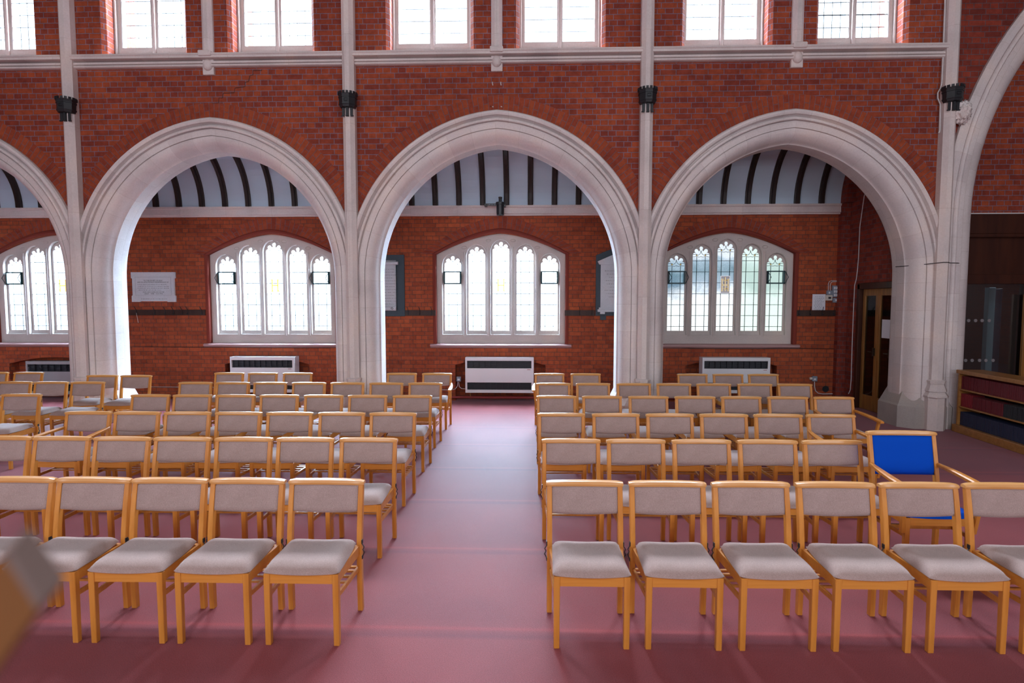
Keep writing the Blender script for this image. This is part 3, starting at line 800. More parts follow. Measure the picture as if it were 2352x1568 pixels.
# brick arch rib against the end wall under the vault
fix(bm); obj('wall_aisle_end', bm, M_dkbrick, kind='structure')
bm = nbm()
rings = []
for (y, z) in arcp:
    d = Vector((YV-RB-y, ZK1-z)); d = d.normalized() if d.length > 1e-6 else Vector((0, -1))
    if y < YV-RB: d = Vector((0, -1))
    rings.append([(DX-.16, y-d.x*.01, z-d.y*.01), (DX-.16, y+d.x*.2, z+d.y*.2), (DX+.01, y+d.x*.2, z+d.y*.2), (DX+.01, y-d.x*.01, z-d.y*.01)])
loft(bm, rings); box(bm, DX-.16, DX+.01, YW-.12, YW+.01, 0, ZK1)
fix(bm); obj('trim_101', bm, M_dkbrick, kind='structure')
# room seen through the door, and an added diagonal partition that keeps the porch dark
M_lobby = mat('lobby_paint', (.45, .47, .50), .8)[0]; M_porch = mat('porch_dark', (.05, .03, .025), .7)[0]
bm = nbm(); box(bm, DX+.1, 8.4, 12.3, 12.4, 0, 3.0); box(bm, DX+.1, 8.4, 9.78, 12.4, 2.95, 3.05)
pa, pb = (DX+.2, 9.78), (8.35, 12.35); prism(bm, [pa, pb, (pb[0], pb[1]-.03), (pa[0]+.03, pa[1])], 'z', 0, 3.0); fix(bm)
box(bm, DX+.02, DX+.12, YW, 12.4, 0, 3.05)
obj('wall_lobby', bm, M_lobby, kind='structure')
bm = nbm(); prism(bm, [(pa[0]+.035, pa[1]), (pb[0]+.005, pb[1]-.03), (pb[0]+.03, pb[1]-.03), (pa[0]+.07, pa[1])], 'z', 0, 3.9); box(bm, 6.2, 15, 12.7, 12.8, 0, 4.0); box(bm, 6.2, 15, 9.76, 12.8, 3.9, 4.0); fix(bm)  # dark partition, back wall and lid added to shut out the sky light
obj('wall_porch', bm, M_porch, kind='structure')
area('lobby_fill', (DX+.9, 11.4, 2.9), (0, 0, 0), 1.2, .8, 70, (.8, .88, 1))  # fill added under the lobby ceiling to brighten the view through the door
def door_leaf(name, n, L, H, label):
    """glazed oak leaf lying along +Y from the origin, thickness in X"""
    r = thing(name, label, 'door', kind='structure')
    bm = nbm(); t = .045
    box(bm, 0, t, 0, .065, 0, H, .004); box(bm, 0, t, L-.065, L, 0, H, .004); box(bm, .001, t-.001, .065, L-.065, H-.12, H, .004); box(bm, .001, t-.001, .065, L-.065, 0, .26, .004)
    fix(bm); obj('door_frame', bm, M_doorwood, r)
    bm = nbm(); box(bm, t/2-.003, t/2+.003, .065, L-.065, .26, H-.12); obj('glass', bm, M_clear, r)
    bm = nbm(); box(bm, -.03, 0, .03, .07, .98, 1.12, .004); tube(bm, [(-.045, .05, 1.05), (-.05, .16, 1.05)], .009, 8); obj('door_handle', bm, M_brass, r)
    return r
lf = (Yd0-Yd1-.10)/2
d1 = door_leaf('door_1', 1, lf, ZD-.10, 'narrow glazed oak door at the end of the aisle'); d1.location = (DX+.03, Yd1+lf+.01, .01)
d2 = door_leaf('door_2', 2, lf, ZD-.10, 'second glazed oak door leaf, half hidden by the stone pier'); d2.location = (DX+.03, Yd1, .01)
bm = nbm(); box(bm, DX-.03, DX+.14, Yd0-.07, Yd0+.02, 0, ZD, .006); box(bm, DX-.03, DX+.14, Yd1-.1, Yd0, ZD-.09, ZD+.02, .006); fix(bm)
obj('trim_102', bm, M_screenwood, kind='structure')
# notice on the door glass, extinguisher and radiator behind
# ---- crossing arch to the right, brick wall over it, infill and timber screen
c4 = .35; R4 = 4.3; xc4 = 6.70+R4-c4
P4 = [(.56, 8.97), (.56, 8.90), (.52, 8.865), (.45, 8.87), (.42, 8.90), (.41, 8.925), (.395, 8.90), (.37, 8.885), (.35, 8.91), (.34, 8.93), (.33, 8.915), (.22, 8.925), (.14, 8.96), (.06, 9.05), (.0, 9.18), (0, 9.62), (.3, 9.62)]
ZS4 = 3.2
o = obj('trim_103', sweep_arch(xc4, R4, c4, ZS4, P4), M_arch, kind='structure')
for p in o.data.polygons: p.use_smooth = True
o.data.set_sharp_from_angle(angle=math.radians(28))
bm = nbm()
xs = [6.13+k*.15 for k in range(0, 61)]
def zl4(x):
    d = abs(x-xc4)+c4; r = R4+.5
    return ZS4+math.sqrt(r*r-d*d) if d < r else 0
for x0, x1 in zip(xs, xs[1:]):
    quad(bm, [(x0, YN+.0, max(zl4(x0), .0)), (x1, YN+.0, max(zl4(x1), .0)), (x1, YN, ZTOP), (x0, YN, ZTOP)])
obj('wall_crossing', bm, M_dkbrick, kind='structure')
ZB = PY(2300, 489.5, 9.55)[1]
bm = nbm(); box(bm, 6.5, 15, 9.55, 9.75, ZB, ZTOP); fix(bm); obj('wall_infill', bm, M_brick, kind='structure')
bm = nbm(); box(bm, 6.6, 14.9, 9.53, 9.549, ZB-.012, ZB+.004); obj('trim_108', bm, M_conduit, kind='structure')
# carved boss where the crossing arch leaves the shaft
bx_, bz_ = PY(2211, 256, 8.83)
bm = nbm(); bmesh.ops.create_icosphere(bm, subdivisions=5, radius=1)
from mathutils import noise
for v in bm.verts:
    n = noise.noise(v.co*4.2)*.30+abs(noise.noise(v.co*8))*.28-.05
    v.co = v.co*(1+n); v.co = Vector((v.co.x*.125, v.co.y*.10, v.co.z*.16))
o = obj('trim_104', bm, M_stone, kind='structure', smooth=True, loc=(bx_, 8.86, bz_))
# timber-and-glass screen under the infill
scr = thing('trim_105', 'dark timber and glass screen under the crossing arch', 'screen', (6.6, 9.6, 0), kind='structure')
def spx(px, py, Y=9.6): x, z = PY(px, py, Y); return x-6.6, z
bm = nbm()
box(bm, 0, 8, -.06, .14, spx(2300, 537)[1], ZB-.005, .005)
z1_, z0_ = spx(2300, 650)[1], spx(2300, 537)[1]
box(bm, 0, 8, .02, .06, z1_, z0_)
box(bm, 0, 8, -.05, .10, spx(2300, 652)[1], spx(2300, 630)[1], .005)
box(bm, 0, 8, -.055, .1, spx(2300, 545)[1], spx(2300, 537)[1], .004)
for px in (2360,):
    x = spx(px, 700)[0]; box(bm, x-.05, x+.05, -.05, .10, 0, z0_, .005)
box(bm, 0, .25, -.05, .10, 0, z0_, .005)
for x in (1.9, 3.0, 4.2, 5.4): box(bm, x-.05, x+.05, -.05, .10, 0, z0_, .005)
box(bm, .2, 8, -.04, .08, 0, .3, .005)
fix(bm); obj('frame', bm, M_screenwood, scr)
x = spx(2349, 700)[0]
bm = nbm(); box(bm, x-.045, x+.02, -.10, -.052, .02, spx(2345, 676)[1], .004); obj('door_stile', bm, M_doorwood, scr)
bm = nbm(); box(bm, .25, 8, .03, .036, .3, spx(2300, 650)[1]); obj('glass', bm, M_clear, scr)
for px, py in [(2210, 736), (2225, 736), (2241, 736), (2256, 736), (2272, 736), (2202, 827.5), (2218, 827.5), (2233, 827.5), (2250, 827.5), (2264.5, 827.5), (2281, 827.5)]:
    x, z = spx(px, py, 9.62); bm = nbm(); rg = []
    for y in (.018, .029): rg.append([(x+.026*math.cos(k*PI/8), y, z+.026*math.sin(k*PI/8)) for k in range(16)])
    loft(bm, rg); fix(bm); obj('safety_dot', bm, M_dot, scr)
# what stands behind the glass
xa_, _ = PY(2262, 760, 10.4); xb_, _ = PY(2276, 760, 10.4); xc_, _ = PY(2300, 760, 10.4)
ztp = PY(2270, 660, 10.4)[1]
bm = nbm(); box(bm, xa_, xb_+.01, 10.35, 10.45, 0, ztp, .004); fix(bm)
t_ = obj('door_jamb', bm, mat('pale_paint', (.42, .55, .62), .5)[0]); t_.name = 'trim_106'; t_['kind'] = 'structure'
bm = nbm(); box(bm, xb_+.012, xc_, 10.42, 10.46, 0, ztp-.02, .004); fix(bm)
t_ = obj('trim_107', bm, mat('lilac_grey_paint', (.13, .13, .16), .6)[0], kind='structure')
area('porch_fill', (9.2, 10.6, 3.4), (0, 0, 0), 1.0, 1.0, 40, (.75, .85, 1))  # fill added inside the porch to brighten the pale jamb

# ---- rest of the room shell
bm = nbm(); box(bm, XL, XR, -4.3, 9.76, ZTOP, ZTOP+.1); obj('ceiling', bm, M_darkwood, kind='structure')
bm = nbm(); box(bm, XL-.1, XL, -4.1, 11.6, 0, ZTOP); obj('wall_left', bm, M_brick, kind='structure')
bm = nbm(); box(bm, XR, XR+.1, -4.1, 12.8, 0, ZTOP); obj('wall_right', bm, M_brick, kind='structure')
bm = nbm(); box(bm, XL, XR, -4.2, -4.1, 0, ZTOP); obj('wall_opposite', bm, M_brick, kind='structure')
for i, x in enumerate((-9.2, -4.9, -.5, 3.9, 8.3)):
    wi += 1
    root = thing('window_%d' % wi, 'clerestory window in the wall opposite', 'window', (x, -4.08, 6.6), kind='structure')
    bm = plate(rect(-1.6, 1.6, -1.15, 1.15), [rect(-1.5, -.06, -1.05, 1.05), rect(.06, 1.5, -1.05, 1.05)], 0, .1); obj('window_frame', bm, M_tracery, root)
    bm = nbm(); quad(bm, [(-1.5, .03, -1.05), (1.5, .03, -1.05), (1.5, .03, 1.05), (-1.5, .03, 1.05)]); obj('glass', bm, M_far_glass, root)
    wi += 1
    root = thing('window_%d' % wi, 'low window in the wall opposite', 'window', (x, -4.08, 2.5), kind='structure')
    bm = plate(rect(-1.4, 1.4, -.95, .95), [rect(-1.3, -.06, -.85, .85), rect(.06, 1.3, -.85, .85)], 0, .1); obj('window_frame', bm, M_tracery, root)
    bm = nbm(); quad(bm, [(-1.3, .03, -.85), (1.3, .03, -.85), (1.3, .03, .85), (-1.3, .03, .85)]); obj('glass', bm, M_far_glass, root)
#@@OBJECTS
# ================================================================== CHAIRS
def seat_mesh(wf=.43, wr=.405, y0=-.209, y1=.168, zt=.418, th=.058):
    bm = nbm(); nu, nv = 18, 18; T = {}; 
    def base(u, y): return zt-.010*(1-u*u)-.012*(1 if y < -.1 else 0)*0
    def se(t): return max(0, 1-abs(t)**7)**.5
    for a in range(nu+1):
        for b_ in range(nv+1):
            u, v = -1+2*a/nu, -1+2*b_/nv
            u = math.copysign(abs(u)**.8, u); v = math.copysign(abs(v)**.8, v)
            y = (y0+y1)/2+v*(y1-y0)/2; ww = wf+(wr-wf)*(v+1)/2
            x = u*ww/2
            # rounded plan corners
            k = max(0, abs(u)-.86)/.14; 
            y2 = y - math.copysign(.012*k*k, v)*(abs(v)**6)
            bow = -.005*(1-u*u)*max(0, -v)**3
            zb = base(u, y)+.018*max(0, v)**2
            h = th*se(u)*se(v)*(.9+.10*(1-v*v))-.010*max(0, -v)**3
            T[a, b_] = (bm.verts.new((x, y2+bow, zb+max(h, .002))), bm.verts.new((x, y2+bow, zb)))
    for a in range(nu):
        for b_ in range(nv):
            bm.faces.new([T[a+i, b_+j][0] for i, j in ((0, 0), (1, 0), (1, 1), (0, 1))])
            bm.faces.new([T[a+i, b_+j][1] for i, j in ((0, 0), (0, 1), (1, 1), (1, 0))])
    for a in range(nu):
        for b_ in (0, nv): bm.faces.new((T[a, b_][0], T[a+1, b_][0], T[a+1, b_][1], T[a, b_][1]))
    for b_ in range(nv):
        for a in (0, nu): bm.faces.new((T[a, b_][0], T[a, b_+1][0], T[a, b_+1][1], T[a, b_][1]))
    fix(bm); return bm
def pad_mesh(w=.415, z0=.617, z1=.778, yb=lambda z: 0, droop=.014, th=.034, curve=.016):
    bm = nbm(); nu, nv = 20, 10; F = {}
    def se(t): return max(0, 1-abs(t)**8)**.5
    for a in range(nu+1):
        for b_ in range(nv+1):
            u, v = -1+2*a/nu, -1+2*b_/nv; u = math.copysign(abs(u)**.85, u)
            z = (z0+z1)/2+v*(z1-z0)/2-(droop*(1-u*u) if v < 0 else 0)*(-v)+(.006*(1-u*u)*v if v > 0 else 0)
            y = yb(z)+curve*(1-u*u); h = th*se(u)*se(v)*.6+.006
            F[a, b_] = (bm.verts.new((u*w/2, y-h, z)), bm.verts.new((u*w/2, y+h*.8, z)))
    for a in range(nu):
        for b_ in range(nv):
            bm.faces.new([F[a+i, b_+j][0] for i, j in ((0, 0), (1, 0), (1, 1), (0, 1))])
            bm.faces.new([F[a+i, b_+j][1] for i, j in ((0, 0), (0, 1), (1, 1), (1, 0))])
    for a in range(nu):
        for b_ in (0, nv): bm.faces.new((F[a, b_][0], F[a+1, b_][0], F[a+1, b_][1], F[a, b_][1]))
    for b_ in range(nv):
        for a in (0, nu): bm.faces.new((F[a, b_][0], F[a, b_+1][0], F[a, b_+1][1], F[a, b_][1]))
    fix(bm); return bm
FX, RX, FY, RY = .192, .217, -.187, .187
def back_y(z, k=1.0):
    if z < .42: return RY-.004*math.sin(z/.42*PI)
    t = (z-.42)/.37; return RY+.058*k*t**1.25
def make_chair(label, arms=False, wide=0, blue=False, tall=0.0):
    r = thing('armchair' if arms else 'chair', label, 'chair')
    W = wide/2; fab = M_blue if blue else M_fabric; ztop = .778+tall
    o = obj('seat', seat_mesh(.43+wide, .405+wide), fab, r, smooth=True)
    z0 = .617 if not blue else .60
    o = obj('backrest', pad_mesh(.412+wide, z0, ztop, back_y, droop=.014 if not blue else .004), fab, r, smooth=True)
    # top rail, bowed in plan, overhanging the posts
    bm = nbm(); rings = []; n = 14; hw = .2365+W
    for k in range(n+1):
        u = -1+2*k/n; x = u*hw; cy = back_y(ztop)+.010*(1-u*u)+.003; e = .004 if abs(u) == 1 else 0
        y0, y1, za, zb = cy-.024+e, cy+.024-e, ztop-.002+e, ztop+.026-e+.003*(1-u*u)
        rings.append([(x, y0, za), (x, y0-.003, za+.012), (x, y0+.004, zb-.002), (x, y0+.012, zb), (x, y1-.008, zb), (x, y1, zb-.006), (x, y1, za)])
    loft(bm, rings); fix(bm); o = obj('top_rail', bm, M_wood_h, r, smooth=True); o.data.set_sharp_from_angle(angle=math.radians(35))
    def leg(x, rear):
        bm = nbm(); rings = []
        if rear:
            for z in (0, .15, .30, .42, .50, .60, .70, ztop):
                y = back_y(z); dx = .0155; dy = .019 if z > .2 else .017+.01*z
                if z > .6: dy = .019-.004*(z-.6)/.18
                rings.append([(x-dx, y-dy, z), (x+dx, y-dy, z), (x+dx, y+dy, z), (x-dx, y+dy, z)])
        else:
            for z, d in ((0, .0155), (.2, .0165), (.41, .0175)):
                rings.append([(x-d, FY-d, z), (x+d, FY-d, z), (x+d, FY+d, z), (x-d, FY+d, z)])
        loft(bm, rings); fix(bm); bmesh.ops.bevel(bm, geom=[e for e in bm.edges], offset=.0025, segments=1, affect='EDGES')
        return obj('leg', bm, M_wood, r)
    rear = {}
    for s in (-1, 1): leg(s*(FX+W), False); rear[s] = leg(s*(RX+W), True)
    # seat frame: curved front apron, side rails, back rail
    bm = nbm(); rings = []
    for k in range(9):
        u = -1+2*k/8; x = u*(FX+W-.014); zt = .419-.011*(1-u*u)
        rings.append([(x, FY-.012, .354), (x, FY+.010, .354), (x, FY+.010, zt), (x, FY-.012, zt)])
    loft(bm, rings)
    for s in (-1, 1):
        a, b_ = Vector((s*(FX+W), FY)), Vector((s*(RX+W-.004), RY))
        loft(bm, [[(p.x-.010, p.y, z0_), (p.x+.010, p.y, z0_), (p.x+.010, p.y, z1_), (p.x-.010, p.y, z1_)] for p, z0_, z1_ in ((a, .352, .412), (b_, .362, .420))])
    box(bm, -RX-W+.01, RX+W-.01, RY-.03, RY-.01, .362, .416)
    fix(bm); obj('seat_frame', bm, M_wood_f, r)
    for s in (-1, 1):
        bm = nbm(); a, b_ = Vector((s*(FX+W), FY)), Vector((s*(RX+W-.004), RY))
        loft(bm, [[(p.x-.007, p.y, .262), (p.x+.007, p.y, .262), (p.x+.007, p.y, .288), (p.x-.007, p.y, .288)] for p in (a, b_)])
        fix(bm); obj('stretcher', bm, M_wood, r)
    bm = nbm()
    if not blue:
        for y in (-.02, .05, .12, .172): box(bm, -.205-W, .205+W, y-.009, y+.009, .272, .284)
    else: box(bm, -.20-W, .20+W, -.01, .01, .26, .29)
    fix(bm); obj('book_rack' if not blue else 'cross_rail', bm, M_wood, r)
    if not blue and not arms:
        for s in (-1, 1):
            x = s*(RX+W+.017); bm = nbm(); y = RY-.008
            tube(bm, [(x-s*.002, y, .445), (x-s*.001, y, .425), (x+s*.013, y-.004, .405), (x+s*.005, y-.006, .39), (x+s*.014, y-.004, .372), (x+s*.004, y, .352), (x-s*.001, y, .335)], .0032, 6)
            box(bm, x-.003, x+.003, y-.010, y+.010, .425, .450); box(bm, x-.003, x+.003, y-.010, y+.010, .330, .350)
            fix(bm); lc = obj('linking_clip', bm, M_black, rear[s]); lc['label'] = 'black wire linking clip'
    if arms:
        za = .635 if not blue else .665; fx = .030 if not blue else .015
        for s in (-1, 1):
            bm = nbm(); rings = []; n = 10
            for k in range(n+1):
                t = k/n; y = RY+.02+(FY-.10-RY-.02)*t
                x = s*(RX+W+.012+fx*t+.012*math.sin(t*PI)); hw = .014+.014*math.sin(min(1, t*1.3)*PI/2); z = za+.012-.030*t-.010*t*t
                if k == n: hw *= .7
                rings.append([(x-hw, y, z-.011), (x+hw, y, z-.011), (x+hw, y, z+.007), (x+hw*.6, y, z+.013), (x-hw*.6, y, z+.013), (x-hw, y, z+.007)])
            loft(bm, rings); fix(bm); ar = obj('armrest', bm, M_wood, r, smooth=False)
            bm = nbm(); x1 = s*(RX+W+.012+fx*.86); x0 = s*(FX+W+.028)
            loft(bm, [[(x-.012, y-.016, z), (x+.012, y-.016, z), (x+.012, y+.016, z), (x-.012, y+.016, z)] for x, y, z in ((x0, FY-.0, .30), (x1, FY-.045, za-.035))])
            fix(bm); obj('arm_post', bm, M_wood, ar)
    return r
Y1R, RS, CR = 3.529, 1.1099, .0102
def row_y(k, X): return Y1R+k*RS+CR*X
ROWS = {
 0: dict(L=[44, 218, 392, 570, 751], R=[1342.5, 1532, 1723, 1917, 2109, 2304]),
 1: dict(L=[8, 144, 282, 420, 561, 702, 847], R=[1311.6, 1460, 1610.5, 1762, 1910.5]),
 2: dict(L=['a204', 316, 431.5, 548.5, 666, 785.6, 903], R=[1289, 1414, 1538, 1662, 1787, 'a1908']),
 3: dict(L=[346.7, 442.5, 541.6, 642, 744, 845, 947.5], R=[1278, 1382.5, 1489, 1596, 1702, 1809, 'a1914'], F=[50]),
 4: dict(L=[449.6, 535, 621, 710, 798.5, 887.5, 977], R=[1271, 1362, 1455.5, 1547.5, 1639, 1733, 1825], F=[35, 118, 202]),
 5: dict(L=[527, 604, 684, 923, 'a1004'], R=['a1262', 1345, 1590, 1672, 1753], F=[-14, 66, 235, 313]),
}
RY_PX = [1107, 1013, 953, 911.5, 880.5, 857]
ORD = ['first', 'second', 'third', 'fourth', 'fifth', 'sixth', 'seventh', 'eighth']
ROWN = ['front row', 'second row', 'third row', 'fourth row', 'fifth row', 'back row']
SIDE = {'L': ('left block', 'chairs in the left block'), 'R': ('right block', 'chairs in the right block'), 'F': ('small far-left group by the pier', 'chairs in the far-left group')}
proto = None; aproto = None
chair_xy = []
for k in range(6):
    for side in ('L', 'R', 'F'):
        lst = ROWS[k].get(side, [])
        n = len(lst)
        order = list(range(n)) if side != 'L' and side != 'F' else list(range(n))[::-1]
        for q, idx in enumerate(order):
            e = lst[idx]; arm = isinstance(e, str); px = float(e[1:]) if arm else e
            Y = row_y(k, 0)
            for _ in range(3):
                X = PY(px, RY_PX[k], Y)[0]; Y = row_y(k, X) if not (k == 5 and px in (235, 313)) else 8.66   # these two stand just in front of the pier
            rz = CR+random.uniform(-.012, .012)
            if side == 'F': rz += .02
            kind = 'armchair' if arm else 'chair'
            if side == 'F': lab = f'mushroom-padded beech chair, {ORD[q]} from the right in the far-left group, {ROWN[k]}'
            else: lab = f'mushroom-padded beech {kind}, {ORD[q]} from the centre aisle in the {ROWN[k]}, {SIDE[side][0]}'
            yo = back_y(.78)
            loc = (X+math.sin(rz)*yo, Y-math.cos(rz)*yo, 0)
            if arm:
                if aproto is None: aproto = make_chair(lab, arms=True); o = aproto
                else: o = copy_thing(aproto, loc)
            else:
                if proto is None: proto = make_chair(lab); o = proto
                else: o = copy_thing(proto, loc)
            o.location = loc; o.rotation_euler = (0, 0, rz); o['label'] = lab
            o['group'] = SIDE[side][1]
# the taller blue armchair
Yb = 4.50; Xb = PY(2068, 996, Yb)[0]
b = make_chair('blue vinyl beech armchair with a tall back, right of the second row', arms=True, wide=.04, blue=True, tall=.115)
b.location = (Xb, Yb-back_y(.89), 0); b.rotation_euler = (0, 0, -.02)

# ================================================================== HEATERS
def heater(label, px0, px1, pyt, pyb, Yf, Yb_, grey=False):
    x0, zt = PY(px0, pyt, Yf); x1, _ = PY(px1, pyt, Yf); zb = PY((px0+px1)/2, pyb, Yf)[1]
    W = x1-x0; H = zt-zb; D = Yb_-Yf
    r = thing('convector_heater', label, 'heater', ((x0+x1)/2, Yf, zb))
    m = M_greyenamel if grey else M_white
    bm = plate(rect(-W/2, W/2, 0, H), [rect(-W/2+.035, W/2-.045, H-.21, H-.065), rect(-W/2+.035, W/2-.045, .06, .20)], 0, .02, .004)
    box(bm, -W/2+.002, W/2-.002, .02, D, H-.012, H-.002, .002); box(bm, -W/2+.002, W/2-.002, .02, D, .0, .012)
    box(bm, -W/2+.002, -W/2+.014, .02, D, .012, H-.012); box(bm, W/2-.014, W/2-.002, .02, D, .012, H-.012)
    fix(bm); cas = obj('casing', bm, m, r)
    for z0_, z1_ in ((H-.21, H-.065), (.06, .20)):
        bm = nbm(); box(bm, -W/2+.03, W/2-.04, .06, .065, z0_-.01, z1_+.01)
        n = 11
        for k in range(1, n):
            x = -W/2+.035+(W-.08)*k/n; box(bm, x-.003, x+.003, .021, .06, z0_, z1_)
        for k in range(4):
            z = z0_+(z1_-z0_)*(k+.5)/4; box(bm, -W/2+.035, W/2-.045, .022, .045, z-.002, z+.002)
        fix(bm); obj('grille', bm, M_louvre, r)
    if not grey:
        bm = nbm()
        for q in range(5): box(bm, W/2-.125+q*.013, W/2-.116+q*.013, -.0012, 0, H-.240, H-.228)
        bd = obj('maker_badge', bm, M_extred, cas); bd['label'] = 'tiny red maker badge'
    return r
heater('white slatted convector heater under the middle window, fully in view', 1068.5, 1226, 820.5, 902, YW-.19, YW-.008)
heater('white convector heater behind the left block, below the window beside the marble tablet', 527.5, 676, 819, 901, YW-.24, YW-.008)
heater('white convector heater behind the right block, below the obscured window', 1614, 1770, 821, 903, YW-.24, YW-.008)
heater('grey convector heater set inside the brick recess at the far left', 58, 228, 829, 905, YW+.02, YW+.21, grey=True)
# heating pipe along the foot of the wall
bm = nbm(); n0 = NXs[2]
tube(bm, [(XL+.1, YW-.055, .075), (XE-.3, YW-.055, .075)], .021, 10)
o = obj('heating_pipe', bm, M_red_pipe, smooth=True); tag(o, 'red heating pipe running along the foot of the aisle wall', 'pipe')
bm = nbm(); xp = PY(1080, 905, YW-.12)[0]; tube(bm, [(xp, YW-.10, .245), (xp, YW-.10, .13), (xp, YW-.062, .10)], .010, 8)
o = obj('branch_pipe', bm, M_oak); tag(o, 'short copper-coloured pipe dropping from the middle heater', 'pipe')

# ================================================================== UPLIGHTERS ON THE SHAFTS
def uplight(label, x, z):
    r = thing('uplighter', label, 'lamp', (x, 8.79, z))
    bm = nbm(); n = 8; rings = []
    for zz, rr in ((0, .105), (.03, .118), (.035, .125), (.05, .125), (.052, .118), (.135, .122), (.137, .130), (.155, .130), (.157, .122), (.19, .135)):
        rings.append([(rr*1.08*math.cos(PI/8+k*PI/4), .02+rr*math.sin(PI/8+k*PI/4), zz) for k in range(n)])
    loft(bm, rings)
    # battlements
    for k in range(16):
        a = (k+.5)*PI/8; bx = Matrix.Translation((.130*1.08*math.cos(a), .02+.130*math.sin(a), .205)) @ Matrix.Rotation(a, 4, 'Z')
        box(bm, -.006, .006, -.018, .018, -.018, .016, M=bx)
    fix(bm); bowl = obj('bowl', bm, M_black, r)
    bm = nbm(); 
    tube(bm, [(-.022, -.108, .075), (.028, -.108, .075), (.028, -.108, .115), (-.022, -.108, .115), (-.022, -.108, .075)], .004, 5); obj('shield', bm, M_black, bowl)
    for s in (-1, 0, 1):
        bm = nbm(); x0 = s*.062; box(bm, x0-.019, x0+.019, -.035+abs(s)*.02, .0, -.115, .002, .003); box(bm, x0-.022+s*.008, x0+.022+s*.008, -.042+abs(s)*.02, .0, -.128, -.112, .003)
        fix(bm); obj('bracket_strap', bm, M_black, r)
    return r
ulab = ['above the leftmost pier', 'on the shaft left of the middle arch', 'on the shaft right of the middle arch', 'on the rightmost shaft beside the carved boss']
for i, (px, py) in enumerate(((156, 250), (802, 238), (1485, 228), (2180, 224))):
    x, z = PY(px, py, 8.67)
    x = XS[i+1]; u = uplight('black battlemented iron uplighter ' + ulab[i], x, z-.02); u['group'] = 'black uplighters on the stone shafts'

# ================================================================== TABLETS
def wall_text(parent, lines, y, m, name='lettering'):
    bm = nbm()
    for s, x, z, sz, kind in lines:
        if kind == 't':
            join_into(bm, text_bm(s, sz, .001), Matrix.Translation((x, y, z)) @ Matrix.Rotation(PI/2, 4, 'X'))
        else:   # worn illegible line: row of small strokes
            w_ = sz; xx = x-w_/2
            rnd = random.Random(int(abs(z)*1e4)+3)
            while xx < x+w_/2:
                l = rnd.uniform(.010, .030)
                for q in range(int(l/.0075)): box(bm, xx+q*.0085, xx+q*.0085+.0045, y-.0005, y+.0005, z-.006, z+rnd.choice((.004, .006, .006)))
                xx += l+.012
    return obj(name, bm, m, parent)
x0, z1 = PY(301, 625, YW-.02); x1, z0 = PY(405, 693, YW-.02); W, H = x1-x0, z1-z0
r = thing('memorial_tablet', 'white marble war memorial tablet with eared corners on the left aisle wall', 'plaque', ((x0+x1)/2, YW, z0))
w2 = W/2
out = [(-w2, 0), (-w2+.17, 0), (-w2+.17, .012), (w2-.17, .012), (w2-.17, 0), (w2, 0), (w2, .115), (w2-.022, .13), (w2-.022, H-.125), (w2, H-.115), (w2, H), (-w2, H), (-w2, H-.115), (-w2+.022, H-.125), (-w2+.022, .13), (-w2, .115)]
bm = plate(out, [], -.035, .0, .003); slab = obj('slab', bm, M_marble, r)
bm = nbm()
for a in ((-.36, .36, H-.098, H-.094), (-.36, .36, .128, .131), (-.36, -.357, .13, H-.095), (.357, .36, .13, H-.095)): box(bm, a[0], a[1], -.0362, -.034, a[2], a[3])
obj('incised_border', bm, M_boxgrey, slab)
wall_text(slab, [('TO THE GLORY OF GOD', 0, H-.165, .034, 't'), ('AND IN AFFECTIONATE REMEMBRANCE OF', 0, H-.198, .032, 't'), ('', -.01, H-.243, .60, 'd'), ('', .0, H-.28, .61, 'd'), ('', .0, H-.316, .62, 'd'), ('', -.06, H-.352, .46, 'd'),
  ('WHO GAVE THEIR LIVES IN THE', 0, H-.392, .030, 't'), ('GREAT   WAR   1914-1918', 0, H-.425, .032, 't'), ('', 0, .058, .50, 'd')], -.0365, M_ink)
# scroll tablet, partly behind the second pier
xr_, zt = PY(928.5, 585, YW-.02); zb = PY(928, 726, YW-.02)[1]; xl_ = xr_-.78; H = zt-zb
r = thing('memorial_tablet', 'marble scroll tablet on dark slate, partly behind the pier left of the middle window', 'plaque', ((xl_+xr_)/2, YW, zb))
w2 = .39
bm = nbm(); box(bm, -w2, w2, -.03, 0, 0, H, .003); obj('slate_backing', bm, M_slate, r)
rings = []; sw = w2-.155
bm = nbm(); prof = [(-.075, .135), (-.06, .115), (-.04, .11), (-.03, .13), (-.034, .3), (-.045, .6), (-.036, H-.2), (-.035, H-.13), (-.055, H-.105), (-.075, H-.115)]
loft(bm, [[(-sw-.0, y, z) for y, z in prof]+[(-sw, -.028, z) for z in (H-.11, .12)], [(sw, y, z) for y, z in prof]+[(sw, -.028, z) for z in (H-.11, .12)]])
fix(bm); scroll_ = obj('scroll', bm, M_marble, r)
for z, rr, e in ((H-.165, .032, .045), (.150, .042, .0)):
    bm = nbm(); tube(bm, [(-sw-e, -.075, z), (sw+e, -.075, z)], rr, 14); fix(bm); obj('scroll_roll', bm, M_marble, r, smooth=False)
bm = nbm(); tube(bm, [(sw-.10, -.119, .150), (sw-.075, -.119, .175), (sw-.05, -.119, .150), (sw-.07, -.119, .128), (sw-.085, -.119, .150)], .006, 6); obj('scroll_curl', bm, M_ink, r)
ls = [('', .08, H-.28-.056*k, .34 if k % 3 else .22, 'd') for k in range(13)]
wall_text(scroll_, ls, -.062, M_ink)
